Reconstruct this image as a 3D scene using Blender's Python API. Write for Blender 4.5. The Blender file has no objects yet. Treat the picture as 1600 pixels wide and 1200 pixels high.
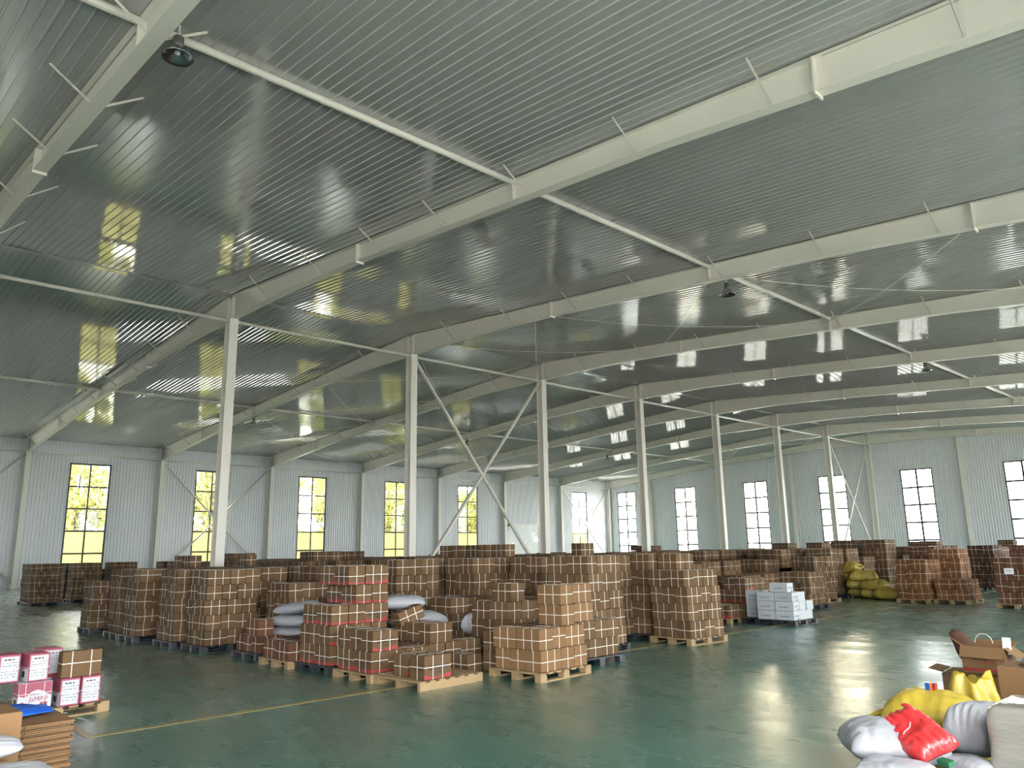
import bpy, math, random
from mathutils import Vector, Matrix, Euler
from mathutils.bvhtree import BVHTree
sc = bpy.context.scene
COL = sc.collection
rnd = random.Random(7)
R = math.radians

# ------------------------------------------------------------ camera, sky, exposure
F_PX = 1207.6
YAW, PITCH, ROLL = 0.80324, 0.21149, -0.01682
CAM = Vector((24.573, -10.616, 1.65))
cyaw, syaw, cp, sp = math.cos(YAW), math.sin(YAW), math.cos(PITCH), math.sin(PITCH)
FW = Vector((-syaw*cp, cyaw*cp, sp)); RT = Vector((cyaw, syaw, 0)); UP = RT.cross(FW)
cr, sr = math.cos(ROLL), math.sin(ROLL)
RT, UP = cr*RT + sr*UP, -sr*RT + cr*UP
cam = bpy.data.objects.new('camera', bpy.data.cameras.new('camera')); COL.objects.link(cam)
cam.data.sensor_width = 36; cam.data.lens = F_PX*36/1600; cam.data.clip_end = 500; cam.data.clip_start = .05
m = Matrix((RT, UP, -FW)).transposed().to_4x4(); m.translation = CAM
cam.matrix_world = m
sc.camera = cam
def project(p):
    d = Vector(p)-CAM; z = d.dot(FW)
    return 800+F_PX*d.dot(RT)/z, 600-F_PX*d.dot(UP)/z, z

SUN_DIR = Vector((-.484, .866, .12)).normalized()     # the hazy low sun behind the far gable
w = bpy.data.worlds.new('hazy_sky'); sc.world = w; w.use_nodes = True
nt = w.node_tree; nt.nodes.clear()
o_ = nt.nodes.new('ShaderNodeOutputWorld'); bg = nt.nodes.new('ShaderNodeBackground')
tc = nt.nodes.new('ShaderNodeTexCoord')
dot = nt.nodes.new('ShaderNodeVectorMath'); dot.operation = 'DOT_PRODUCT'; dot.inputs[1].default_value = SUN_DIR
ramp = nt.nodes.new('ShaderNodeMapRange'); ramp.inputs[1].default_value = .982; ramp.inputs[2].default_value = 1; ramp.interpolation_type = 'SMOOTHERSTEP'
mix = nt.nodes.new('ShaderNodeMix'); mix.data_type = 'RGBA'
mix.inputs[6].default_value = (6.2, 6.2, 6.15, 1); mix.inputs[7].default_value = (16, 13.5, 9.5, 1)
nt.links.new(tc.outputs['Generated'], dot.inputs[0]); nt.links.new(dot.outputs['Value'], ramp.inputs[0])
nt.links.new(ramp.outputs[0], mix.inputs[0]); nt.links.new(mix.outputs[2], bg.inputs[0]); nt.links.new(bg.outputs[0], o_.inputs[0])
bg.inputs[1].default_value = 1.0
w.cycles.sampling_method = 'MANUAL'; w.cycles.sample_map_resolution = 512
vs = sc.view_settings
vs.view_transform = 'Standard'; vs.look = 'None'; vs.gamma = 1; vs.use_curve_mapping = False
vs.exposure = 2.15
cy = sc.cycles
cy.use_denoising = True; cy.filter_width = 1.1
cy.max_bounces = 7; cy.diffuse_bounces = 5; cy.glossy_bounces = 3; cy.transmission_bounces = 3; cy.transparent_max_bounces = 10
cy.sample_clamp_indirect = 8; cy.caustics_reflective = False; cy.caustics_refractive = False
cy.blur_glossy = .1

# ------------------------------------------------------------ helpers
class MB:
    def __init__(s): s.v = []; s.f = []; s.m = []
    def quad(s, a, b, c, d, mi=0):
        n = len(s.v); s.v += [tuple(a), tuple(b), tuple(c), tuple(d)]; s.f.append((n, n+1, n+2, n+3)); s.m.append(mi)
    def box(s, x0, x1, y0, y1, z0, z1, mi=0, T=None):
        n = len(s.v)
        P = [(x, y, z) for z in (z0, z1) for y in (y0, y1) for x in (x0, x1)]
        if T is not None: P = [tuple(T @ Vector(p)) for p in P]
        s.v += P
        for q in ((0, 2, 3, 1), (4, 5, 7, 6), (0, 1, 5, 4), (2, 6, 7, 3), (0, 4, 6, 2), (1, 3, 7, 5)):
            s.f.append(tuple(n+i for i in q)); s.m.append(mi)
        return s
    def bar(s, a, b, wd, ht, mi=0):
        """rectangular bar from a to b"""
        a = Vector(a); b = Vector(b); d = (b-a); L = d.length; d.normalize()
        up = Vector((0, 0, 1)) if abs(d.z) < .95 else Vector((0, 1, 0))
        sx = d.cross(up).normalized(); uz = sx.cross(d)
        T = Matrix((d, sx, uz)).transposed().to_4x4(); T.translation = a
        return s.box(0, L, -wd/2, wd/2, -ht/2, ht/2, mi, T)
    def tube(s, pts, r, seg=10, mi=0, cap=True):
        pts = [Vector(p) for p in pts]; n0 = len(s.v); N = len(pts)
        for i, p in enumerate(pts):
            d = (pts[min(i+1, N-1)]-pts[max(i-1, 0)]).normalized()
            up = Vector((0, 0, 1)) if abs(d.z) < .95 else Vector((0, 1, 0))
            a = d.cross(up).normalized(); b = a.cross(d)
            rr = r[i] if isinstance(r, (list, tuple)) else r
            for k in range(seg):
                t = 2*math.pi*k/seg; s.v.append(tuple(p+a*math.cos(t)*rr+b*math.sin(t)*rr))
        for i in range(N-1):
            for k in range(seg):
                k2 = (k+1) % seg
                s.f.append((n0+i*seg+k, n0+i*seg+k2, n0+(i+1)*seg+k2, n0+(i+1)*seg+k)); s.m.append(mi)
        if cap:
            s.f.append(tuple(n0+k for k in range(seg))); s.m.append(mi)
            s.f.append(tuple(n0+(N-1)*seg+k for k in reversed(range(seg)))); s.m.append(mi)
        return s
    def lathe(s, prof, seg=20, mi=0, c=(0, 0, 0)):
        n0 = len(s.v); N = len(prof)
        for r_, z in prof:
            for k in range(seg):
                t = 2*math.pi*k/seg; s.v.append((c[0]+r_*math.cos(t), c[1]+r_*math.sin(t), c[2]+z))
        for i in range(N-1):
            for k in range(seg):
                k2 = (k+1) % seg
                s.f.append((n0+i*seg+k, n0+i*seg+k2, n0+(i+1)*seg+k2, n0+(i+1)*seg+k)); s.m.append(mi)
        return s
    def mesh(s, name, mats, smooth=False):
        me = bpy.data.meshes.new(name); me.from_pydata(s.v, [], s.f)
        for m_ in (mats if isinstance(mats, (list, tuple)) else [mats]): me.materials.append(m_)
        me.polygons.foreach_set('material_index', s.m)
        if smooth: me.polygons.foreach_set('use_smooth', [True]*len(me.polygons))
        me.update(); return me
    def build(s, name, mats, parent=None, smooth=False):
        return link(name, s.mesh(name, mats, smooth), parent)
def link(name, me, parent=None, mat=None):
    o = bpy.data.objects.new(name, me); COL.objects.link(o)
    if parent is not None: o.parent = parent
    if mat is not None: o.matrix_local = mat
    return o
def empty(name, loc=(0, 0, 0), rz=0):
    o = bpy.data.objects.new(name, None); COL.objects.link(o); o.location = loc; o.rotation_euler = (0, 0, rz); o.empty_display_size = .1
    return o
def tag(o, label=None, cat=None, group=None, kind=None):
    if label: o['label'] = label
    if cat: o['category'] = cat
    if group: o['group'] = group
    if kind: o['kind'] = kind
    return o
ORD = ['first', 'second', 'third', 'fourth', 'fifth', 'sixth', 'seventh', 'eighth', 'ninth', 'tenth', 'eleventh', 'twelfth', 'thirteenth', 'fourteenth', 'fifteenth', 'sixteenth', 'seventeenth', 'eighteenth', 'nineteenth', 'twentieth']
def ordn(i):
    if i < 20: return ORD[i]
    t = ['twenty', 'thirty', 'forty', 'fifty', 'sixty', 'seventy', 'eighty', 'ninety'][(i+1)//10-2]; r_ = (i+1) % 10
    return t+'-'+ORD[r_-1] if r_ else {'twenty': 'twentieth', 'thirty': 'thirtieth', 'forty': 'fortieth', 'fifty': 'fiftieth', 'sixty': 'sixtieth', 'seventy': 'seventieth', 'eighty': 'eightieth', 'ninety': 'ninetieth'}[t]

# ------------------------------------------------------------ materials
def mat(name, col, rough=.5, metal=0, coat=0, coat_rough=.1, coat_ior=1.5, spec=.5, vary=0, island=False, bump=None, noise=None, sheen=0):
    """vary: brightness change per object (or mesh island); noise=(scale, amount, stretch); bump=(scale, strength, stretch)"""
    m_ = bpy.data.materials.new(name); m_.use_nodes = True; n = m_.node_tree; L = n.links
    b = n.nodes['Principled BSDF']
    b.inputs['Base Color'].default_value = (*col, 1); b.inputs['Roughness'].default_value = rough
    b.inputs['Metallic'].default_value = metal; b.inputs['Coat Weight'].default_value = coat; b.inputs['Coat Roughness'].default_value = coat_rough
    b.inputs['Specular IOR Level'].default_value = spec if 'cardboard' not in name else .12
    b.inputs['Coat IOR'].default_value = coat_ior
    cur = None
    def mul(fac_socket, lo, hi, cur):
        mr = n.nodes.new('ShaderNodeMapRange'); mr.inputs[3].default_value = lo; mr.inputs[4].default_value = hi
        L.new(fac_socket, mr.inputs[0])
        vm = n.nodes.new('ShaderNodeVectorMath'); vm.operation = 'SCALE'
        if cur is None: vm.inputs[0].default_value = col
        else: L.new(cur, vm.inputs[0])
        L.new(mr.outputs[0], vm.inputs['Scale']); return vm.outputs[0]
    if vary:
        if island: g = n.nodes.new('ShaderNodeNewGeometry'); s_ = g.outputs['Random Per Island']
        else: g = n.nodes.new('ShaderNodeObjectInfo'); s_ = g.outputs['Random']
        cur = mul(s_, 1-vary, 1+vary, cur)
    def tex(spec_, coords='Object'):
        t = n.nodes.new('ShaderNodeTexCoord'); mp = n.nodes.new('ShaderNodeMapping'); mp.inputs['Scale'].default_value = spec_[2] if len(spec_) > 2 else (1, 1, 1)
        nz = n.nodes.new('ShaderNodeTexNoise'); nz.inputs['Scale'].default_value = spec_[0]; nz.inputs['Detail'].default_value = 4
        L.new(t.outputs[coords], mp.inputs[0]); L.new(mp.outputs[0], nz.inputs[0]); return nz.outputs[0]
    if noise:
        cur = mul(tex(noise), 1-noise[1], 1+noise[1], cur)
    if cur is not None: L.new(cur, b.inputs['Base Color'])
    if bump:
        bp = n.nodes.new('ShaderNodeBump'); bp.inputs['Strength'].default_value = 1; bp.inputs['Distance'].default_value = bump[1]
        L.new(tex(bump), bp.inputs['Height']); L.new(bp.outputs[0], b.inputs['Normal'])
        if coat: L.new(bp.outputs[0], b.inputs['Coat Normal'])
    return m_
M = {}
M['ceiling'] = mat('ceiling_sheet', (.45, .445, .44), .32, spec=0, coat=1, coat_rough=.05, coat_ior=2.2, bump=(1.6, .0016, (.6, 3.0, 1)))
M['wall'] = mat('wall_sheet', (.70, .715, .745), .38, coat=.35, coat_rough=.2, bump=(1.2, .004, (1, 1, .6)))
M['steel'] = mat('painted_steel', (.80, .77, .70), .45, noise=(.8, .05))
M['steel_grey'] = mat('painted_steel_column', (.80, .78, .72), .42)
M['tube'] = mat('painted_tube', (.66, .64, .58), .35)
M['dark_metal'] = mat('dark_metal', (.035, .035, .035), .4)
M['lamp_body'] = mat('lamp_housing', (.08, .08, .08), .4)
M['lamp_shade'] = mat('lamp_aluminium', (.55, .57, .58), .25, metal=1)
M['frame'] = mat('window_frame_paint', (.03, .035, .04), .4)
M['shutter'] = mat('shutter_slats', (.72, .76, .78), .45)
M['carton'] = mat('cardboard', (.118, .072, .038), .75, vary=.16, noise=(3, .10))
M['carton_red'] = mat('cardboard_reddish', (.12, .056, .032), .75, vary=.16, noise=(3, .10))
M['carton_plain'] = mat('cardboard_fresh', (.185, .106, .052), .7, vary=.08, noise=(3, .07))
M['carton_far'] = mat('cardboard_far', (.112, .067, .036), .75, vary=.22, island=True)
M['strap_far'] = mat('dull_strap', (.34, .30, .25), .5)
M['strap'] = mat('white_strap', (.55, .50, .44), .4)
M['white_carton'] = mat('white_carton', (.42, .44, .47), .6, vary=.05)
M['wood'] = mat('pallet_wood', (.27, .185, .095), .7, vary=.12, noise=(6, .16, (.5, 4, 4)))
M['black_plastic'] = mat('black_plastic', (.022, .026, .032), .45)
M['red'] = mat('red_print', (.27, .025, .028), .6)
M['pink'] = mat('pink_print', (.26, .045, .085), .5)
M['white_print'] = mat('white_print', (.42, .42, .47), .5)
M['ink'] = mat('dark_ink', (.012, .010, .012), .6)
M['blue_ink'] = mat('blue_ink', (.08, .13, .22), .6)
M['green_print'] = mat('green_print', (.01, .11, .05), .6)
M['white_bag'] = mat('woven_white_bag', (.33, .335, .37), .5, bump=(9, .012), coat=.1)
M['yellow_bag'] = mat('woven_yellow_bag', (.42, .31, .035), .45, bump=(7, .015), coat=.2)
M['olive_bag'] = mat('woven_olive_bag', (.33, .245, .045), .5, bump=(5, .03), coat=.1)
M['red_bag'] = mat('red_plastic_bag', (.55, .03, .035), .35, bump=(6, .02), coat=.4)
M['blue'] = mat('blue_plastic_sheet', (.01, .09, .48), .3, bump=(5, .02), coat=.5)
M['paper'] = mat('white_paper', (.8, .82, .86), .6)
M['yellow_line'] = mat('yellow_floor_paint', (.22, .175, .06), .45, noise=(3, .35), coat=.3, coat_rough=.2)
M['trunk'] = mat('bark', (.10, .08, .05), .9)
M['ground'] = mat('outside_ground', (.55, .53, .48), .9, noise=(.4, .3))
M['film'] = None

def floor_material():
    m_ = bpy.data.materials.new('green_epoxy_floor'); m_.use_nodes = True; n = m_.node_tree; L = n.links; b = n.nodes['Principled BSDF']
    t = n.nodes.new('ShaderNodeTexCoord')
    def nz(scale, detail=5, st=(1, 1, 1), rz=0, rough=.6):
        mp = n.nodes.new('ShaderNodeMapping'); mp.inputs['Scale'].default_value = st; mp.inputs['Rotation'].default_value = (0, 0, rz)
        x = n.nodes.new('ShaderNodeTexNoise'); x.inputs['Scale'].default_value = scale; x.inputs['Detail'].default_value = detail; x.inputs['Roughness'].default_value = rough
        L.new(t.outputs['Object'], mp.inputs[0]); L.new(mp.outputs[0], x.inputs[0]); return x.outputs[0]
    def ramp_(s, p0, p1, c0, c1):
        r = n.nodes.new('ShaderNodeValToRGB'); r.color_ramp.elements[0].position = p0; r.color_ramp.elements[1].position = p1
        r.color_ramp.elements[0].color = (*c0, 1); r.color_ramp.elements[1].color = (*c1, 1); L.new(s, r.inputs[0]); return r.outputs[0]
    base = ramp_(nz(.35), .3, .7, (.022, .092, .068), (.038, .130, .099))
    wear = ramp_(nz(1.3, 7, (1, 4, 1), .5), .50, .90, (0, 0, 0), (.16, .16, .16))
    mx = n.nodes.new('ShaderNodeMix'); mx.data_type = 'RGBA'; L.new(wear, mx.inputs[0]); L.new(base, mx.inputs[6]); mx.inputs[7].default_value = (.19, .28, .25, 1)
    scr = ramp_(nz(9, 3, (1, 9, 1), -.3, .5), .745, .79, (0, 0, 0), (.6, .6, .6))
    mx2 = n.nodes.new('ShaderNodeMix'); mx2.data_type = 'RGBA'; L.new(scr, mx2.inputs[0]); L.new(mx.outputs[2], mx2.inputs[6]); mx2.inputs[7].default_value = (.42, .48, .46, 1)
    L.new(mx2.outputs[2], b.inputs['Base Color'])
    b.inputs['Roughness'].default_value = .4
    b.inputs['Coat Weight'].default_value = 1; b.inputs['Coat IOR'].default_value = 1.6
    cr_ = ramp_(nz(.9, 6, (1, 2, 1)), .35, .7, (.21, .21, .21), (.37, .37, .37)); L.new(cr_, b.inputs['Coat Roughness'])
    bp = n.nodes.new('ShaderNodeBump'); bp.inputs['Strength'].default_value = 1; bp.inputs['Distance'].default_value = .0018
    L.new(nz(6, 4, (1, 2.2, 1), .78), bp.inputs['Height']); L.new(bp.outputs[0], b.inputs['Coat Normal']); L.new(bp.outputs[0], b.inputs['Normal'])
    return m_
M['floor'] = floor_material()
def glass_material(name, film=None):
    m_ = bpy.data.materials.new(name); m_.use_nodes = True; n = m_.node_tree; n.nodes.clear(); L = n.links
    o = n.nodes.new('ShaderNodeOutputMaterial'); mx = n.nodes.new('ShaderNodeMixShader')
    gl = n.nodes.new('ShaderNodeBsdfGlossy'); gl.inputs['Roughness'].default_value = .05 if film is None else .4
    if film is None: tr = n.nodes.new('ShaderNodeBsdfTransparent'); tr.inputs[0].default_value = (.96, .98, .97, 1)
    else: tr = n.nodes.new('ShaderNodeBsdfTranslucent'); tr.inputs[0].default_value = (*film, 1)
    lw = n.nodes.new('ShaderNodeLayerWeight'); lw.inputs[0].default_value = .5
    pw = n.nodes.new('ShaderNodeMath'); pw.operation = 'POWER'; pw.inputs[1].default_value = 5; L.new(lw.outputs['Facing'], pw.inputs[0])
    ad = n.nodes.new('ShaderNodeMath'); ad.operation = 'MULTIPLY_ADD'; ad.inputs[1].default_value = .9; ad.inputs[2].default_value = .03; L.new(pw.outputs[0], ad.inputs[0])
    L.new(ad.outputs[0], mx.inputs[0]); L.new(tr.outputs[0], mx.inputs[1]); L.new(gl.outputs[0], mx.inputs[2]); L.new(mx.outputs[0], o.inputs[0])
    return m_
M['glass'] = glass_material('window_glass'); M['film'] = glass_material('frosted_yellow_film', (.42, .41, .26))
def leaf_material():
    m_ = bpy.data.materials.new('leaves'); m_.use_nodes = True; n = m_.node_tree; n.nodes.clear(); L = n.links
    o = n.nodes.new('ShaderNodeOutputMaterial'); a = n.nodes.new('ShaderNodeAddShader')
    d = n.nodes.new('ShaderNodeBsdfDiffuse'); t = n.nodes.new('ShaderNodeBsdfTranslucent')
    g = n.nodes.new('ShaderNodeNewGeometry'); r = n.nodes.new('ShaderNodeValToRGB')
    r.color_ramp.elements[0].color = (.10, .105, .022, 1); r.color_ramp.elements[1].color = (.24, .23, .095, 1)
    L.new(g.outputs['Random Per Island'], r.inputs[0]); L.new(r.outputs[0], d.inputs[0]); L.new(r.outputs[0], t.inputs[0])
    L.new(d.outputs[0], a.inputs[0]); L.new(t.outputs[0], a.inputs[1]); L.new(a.outputs[0], o.inputs[0]); return m_
M['leaves'] = leaf_material()

# ------------------------------------------------------------ the hall
B = 7.5; W = 26.87; Y0 = -3*B; Y1 = 7*B
RIDGE, EAVE = 10.26, 8.42
def ceil_z(x): return RIDGE-(RIDGE-EAVE)*abs(x)/W
f_ = MB(); f_.box(-W-.3, W+.3, Y0-.3, Y1+.3, -.2, 0); tag(f_.build('floor', M['floor']), kind='structure')
g_ = MB(); g_.box(-150, 150, -120, 200, -.5, -.25); tag(g_.build('ground', M['ground']), kind='structure')

# ceiling: ribbed liner sheets, ribs run down the slope
PITCH_R = B/39
def ceiling(sgn):
    mb = MB(); xs = [0, W*.26, W*.5, W*.76, W+.2]
    n = int(round((Y1-Y0)/PITCH_R)); prof = []
    for i in range(n):
        y = Y0+i*PITCH_R
        prof += [(y, 0), (y+PITCH_R-.050, 0), (y+PITCH_R-.038, -.022), (y+PITCH_R-.012, -.022)]
    prof.append((Y1, 0))
    for j in range(4):
        xa, xb = xs[j]*sgn, xs[j+1]*sgn; dz = -.004*(j % 2)
        n0 = len(mb.v)
        for y, z in prof:
            mb.v.append((xa, y, ceil_z(xa)+z+dz)); mb.v.append((xb, y, ceil_z(xb)+z+dz))
        for i in range(len(prof)-1):
            a = n0+2*i; q = (a, a+1, a+3, a+2)
            mb.f.append(q if sgn < 0 else q[::-1]); mb.m.append(0)
    # the roof deck above
    mb.quad((0, Y0, RIDGE+.25), (0, Y1, RIDGE+.25), (sgn*(W+.3), Y1, EAVE+.25), (sgn*(W+.3), Y0, EAVE+.25))
    return tag(mb.build('ceiling', M['ceiling']), kind='structure')
ceiling(-1); ceiling(1)
tr = MB(); tr.box(-.14, .14, Y0, Y1, RIDGE-.045, RIDGE-.02); tag(tr.build('trim_1', M['ceiling']), kind='structure')

# walls: vertical ribbed sheets with window openings.  axis 'x': wall plane x = c, runs along y; axis 'y': wall plane y = c
WIN_T, WIN_B = 7.17, .56
def wall(name, axis, c, inward, u0, u1, top, openings):
    mb = MB(); P = .19; n = int(round((u1-u0)/P)); P = (u1-u0)/n
    def pt(u, d, z): return (c+inward*d, u, z) if axis == 'x' else (u, c+inward*d, z)
    cuts = sorted({u0, u1} | {v for o in openings for v in o[:2]})
    for a, b in zip(cuts[:-1], cuts[1:]):
        mid = (a+b)/2; ops = [o for o in openings if o[0] < mid < o[1]]
        zr = [(0, ops[0][2]), (ops[0][3], None)] if ops else [(0, None)]
        k = max(1, int(round((b-a)/P))); p = (b-a)/k
        for z0, z1 in zr:
            prof = []
            for i in range(k):
                u = a+i*p; prof += [(u, 0), (u+p*.58, 0), (u+p*.66, .028), (u+p*.90, .028)]
            prof.append((b, 0)); n0 = len(mb.v)
            for u, d in prof:
                mb.v.append(pt(u, d, z0)); mb.v.append(pt(u, d, top(u) if z1 is None else z1))
            for i in range(len(prof)-1):
                q = n0+2*i; mb.f.append((q, q+2, q+3, q+1)); mb.m.append(0)
            # outer skin
            zt0 = top(a)+.2 if z1 is None else z1; zt1 = top(b)+.2 if z1 is None else z1
            mb.quad(pt(a, -.12, z0), pt(b, -.12, z0), pt(b, -.12, zt1), pt(a, -.12, zt0))
    for (a, b, z0, z1) in openings:     # reveals
        for (p, q) in (((a, z0), (a, z1)), ((b, z0), (b, z1)), ((a, z0), (b, z0)), ((a, z1), (b, z1))):
            mb.quad(pt(p[0], -.12, p[1]), pt(q[0], -.12, q[1]), pt(q[0], .02, q[1]), pt(p[0], .02, p[1]))
    return tag(mb.build(name, M['wall']), kind='structure')
nwin = [0]
def window(axis, c, inward, a, b, z0, z1, film_rows=0, rows=5):
    nwin[0] += 1
    root = empty('window_%d' % nwin[0], ((c, (a+b)/2, z0) if axis == 'x' else ((a+b)/2, c, z0)), 0 if axis == 'y' else R(90)); tag(root, kind='structure')
    # local frame: x runs along the wall, y is across it
    wd = b-a; h = z1-z0; fr = MB(); t = .085; hb = .062 if axis == 'y' else .04
    for bx in ((-wd/2, wd/2, h-t, h), (-wd/2, wd/2, 0, t), (-wd/2, -wd/2+t, 0, h), (wd/2-t, wd/2, 0, h)): fr.box(bx[0], bx[1], -.05, .05, bx[2], bx[3])
    fr.build('window_frame', M['frame'], root)
    mu = MB(); mu.box(-hb, hb, -.03, .03, t, h-t); mu.build('mullion', M['frame'], root)
    rh = (h-t)/rows
    for i in range(1, rows): q = MB(); q.box(-wd/2+t, wd/2-t, -.032, .032, i*rh-hb, i*rh+hb); q.build('glazing_bar', M['frame'], root)
    for i in range(rows):
        for sx in (-1, 1):
            x0, x1 = sorted((sx*.02, sx*(wd/2-t))); p = MB(); p.box(x0, x1, -.003, .003, max(t, i*rh), (i+1)*rh)
            fm = i < film_rows
            o = p.build('pane', M['film'] if fm else M['glass'], root)
            if fm: o['label'] = 'pane covered with pale yellow film'
    L = bpy.data.lights.new('daylight_portal', 'AREA'); L.shape = 'RECTANGLE'; L.size = wd; L.size_y = h; L.cycles.is_portal = True
    lo = bpy.data.objects.new('daylight_portal', L); COL.objects.link(lo)
    d = Vector((inward, 0, 0)) if axis == 'x' else Vector((0, inward, 0))
    lo.rotation_euler = d.to_track_quat('-Z', 'Y').to_euler(); pos = Vector(root.location)+Vector((0, 0, h/2))-d*.14; lo.location = pos
left_open = []; SH = (37.9, 42.2, 0, 3.85)
for k in range(-3, 7):
    if k == 5: left_open.append(SH); continue
    left_open.append((k*B+(2.3 if k < 6 else 1.9), k*B+(2.3 if k < 6 else 1.9)+2.3, WIN_B, WIN_T))
right_open = [(k*B+2.3, k*B+4.6, WIN_B, WIN_T) for k in range(-3, 7) if k != -2]
ADDED_DOOR = (-14.0, -8.4, 0, 4.6); ADDED_DOOR2 = (28.6, 34.6, 0, 4.6)  # both doorways are out of view, added for the daylight they admit
right_open = [o for o in right_open if not (o[1] > 28 and o[0] < 35.5)]+[ADDED_DOOR, ADDED_DOOR2]
gx = [-25.6, -18.6, -11.3, -4.4, 2.15, 9.15, 15.9, 22.6]
gable_open = [(x, x+2.32, WIN_B, WIN_T+.03) for x in gx]
wall('wall_left', 'x', -W, 1, Y0, Y1, lambda u: EAVE+.02, left_open)
wall('wall_right', 'x', W, -1, Y0, Y1, lambda u: EAVE+.02, right_open)
wall('wall_far', 'y', Y1, -1, -W, W, ceil_z, gable_open)
near_open = [o for o in gable_open if o[0] > 20]
wall('wall_near', 'y', Y0, 1, -W, W, ceil_z, near_open)
for o in left_open:
    if o is not SH: window('x', -W-.05, 1, *o, film_rows=2)
for o in gable_open: window('y', Y1+.05, -1, *o)
for o in right_open:
    if o[3] != 4.6: window('x', W+.05, -1, *o)
for o in near_open: window('y', Y0-.05, 1, *o)
# unseen doorways added in the right wall to brighten foreground, ceiling and far gable
for di, (ya, yb, _, hd) in enumerate((ADDED_DOOR, ADDED_DOOR2)):
    d_ = empty('door_%d' % (di*2+1), (W, (ya+yb)/2, 0)); tag(d_, kind='structure'); hw = (yb-ya)/2
    db = MB(); db.box(-.1, .12, -hw-.15, -hw, 0, hd+.15); db.box(-.1, .12, hw, hw+.15, 0, hd+.15); db.box(-.1, .12, -hw, hw, hd, hd+.15); db.build('door_frame', M['steel'], d_)
    db = MB(); db.box(.1, .5, -hw-.1, hw+.1, hd+.15, hd+.6); db.build('shutter_box', M['shutter'], d_)
    L_ = bpy.data.lights.new('daylight_portal', 'AREA'); L_.shape = 'RECTANGLE'; L_.size = hd; L_.size_y = hw*2; L_.cycles.is_portal = True
    lo_ = bpy.data.objects.new('daylight_portal', L_); COL.objects.link(lo_); lo_.location = (W+.16, (ya+yb)/2, hd/2); lo_.rotation_euler = (0, R(90), 0)
# roller shutter in the left wall
s_ = empty('door_2', (-W, 40.05, 0)); tag(s_, kind='structure')
fr = MB(); fr.box(-.05, .08, -2.25, -2.1, 0, 3.95); fr.box(-.05, .08, 2.1, 2.25, 0, 3.95); fr.box(-.05, .08, -2.1, 2.1, 3.85, 3.95); fr.build('door_frame', M['steel'], s_)
for i in range(22):
    q = MB(); q.box(-.03, .03, -2.1, 2.1, i*.175, i*.175+.165); q.build('slat', M['shutter'], s_)

# ------------------------------------------------------------ steel frames
PR = [(0, .83), (4, .57), (7.8, .48), (17.5, .48), (W-.35, .80)]
def depth(x):
    x = abs(x)
    for (a, da), (b, db_) in zip(PR[:-1], PR[1:]):
        if x <= b: return da+(db_-da)*(x-a)/(b-a)
    return PR[-1][1]
RNAME = {-3: 'white roof rafter against the near gable behind the viewer', -2: 'white roof rafter overhead just behind the viewer', -1: 'nearest white roof rafter, crossing the top left corner',
         0: 'white roof rafter borne by the leftmost middle column', 7: 'white roof rafter along the far gable wall'}
for k in range(1, 7): RNAME[k] = 'white roof rafter borne by the %s middle column from the left' % ORD[k]
plate_me = None
brace_me = {}
for k in range(-3, 8):
    y = k*B + (.25 if k == -3 else (-.2 if k == 7 else 0))
    r_ = empty('roof_rafter', (0, y, RIDGE)); tag(r_, RNAME[k], 'rafter', 'white roof rafters')
    xs = sorted({s*x for s in (-1, 1) for x in [p[0] for p in PR]})
    for h in (-1, 1):
        wb = MB(); fl = MB(); xx = [x for x in xs if x*h >= 0]
        for a, b in zip(xx[:-1], xx[1:]):
            za, zb = ceil_z(a)-RIDGE, ceil_z(b)-RIDGE; da, db_ = depth(a), depth(b)
            for sy in (-.006, .006):
                wb.quad((a, sy, za-da), (b, sy, zb-db_), (b, sy, zb-.01), (a, sy, za-.01))
            wd = .12
            v = [(a, -wd, za-da), (b, -wd, zb-db_), (b, wd, zb-db_), (a, wd, za-da)]
            lo = [(p[0], p[1], p[2]-.016) for p in v]
            fl.quad(*v); fl.quad(*lo[::-1]); fl.quad(v[0], lo[0], lo[1], v[1]); fl.quad(v[2], lo[2], lo[3], v[3])
        wb.build('web', M['steel'], r_); fl.build('bottom_flange', M['steel'], r_)
        tf = MB()
        for a, b in ((0, h*(W-.1)),):
            za, zb = ceil_z(a)-RIDGE-.026, ceil_z(b)-RIDGE-.026
            tf.quad((a, -.12, za), (b, -.12, zb), (b, .12, zb), (a, .12, za))
        tf.build('top_flange', M['steel'], r_)
    for x in (-20.3, -13.8, -7.8, 7.8, 13.8, 20.3):
        z = ceil_z(x)-RIDGE; d = depth(x); ext = .075 if abs(x) != 13.8 else 0
        p = MB(); p.box(x-.014, x+.014, -.13, .13, z-d-ext, z-.03); p.build('splice_plate' if ext else 'stiffener_plate', M['steel'], r_)
    for x in (-24.6, -22, -19.4, -17, -14.3, -11.4, -8.8, -6, -2.8, 2.8, 6, 8.9, 11.5, 14.2, 17, 19.6, 22.3, 24.8):
        for s in ((-1,) if k == 7 else ((1,) if k == -3 else (-1, 1))):
            z = ceil_z(x)-RIDGE; d = depth(x); top = min(.75, .55+d*.2)
            key = (round(d, 2), s)
            if key not in brace_me:
                q = MB(); q.bar((0, s*.10, -d+.02), (-.02, s*(top+.08), -.02), .035, .006); q.bar((.0, s*.10, -d+.02), (-.02, s*(top+.08), -.02), .006, .04); brace_me[key] = q.mesh('fly_brace', M['tube'])
            link('fly_brace', brace_me[key], r_, Matrix.Translation((x, 0, z)))

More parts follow.
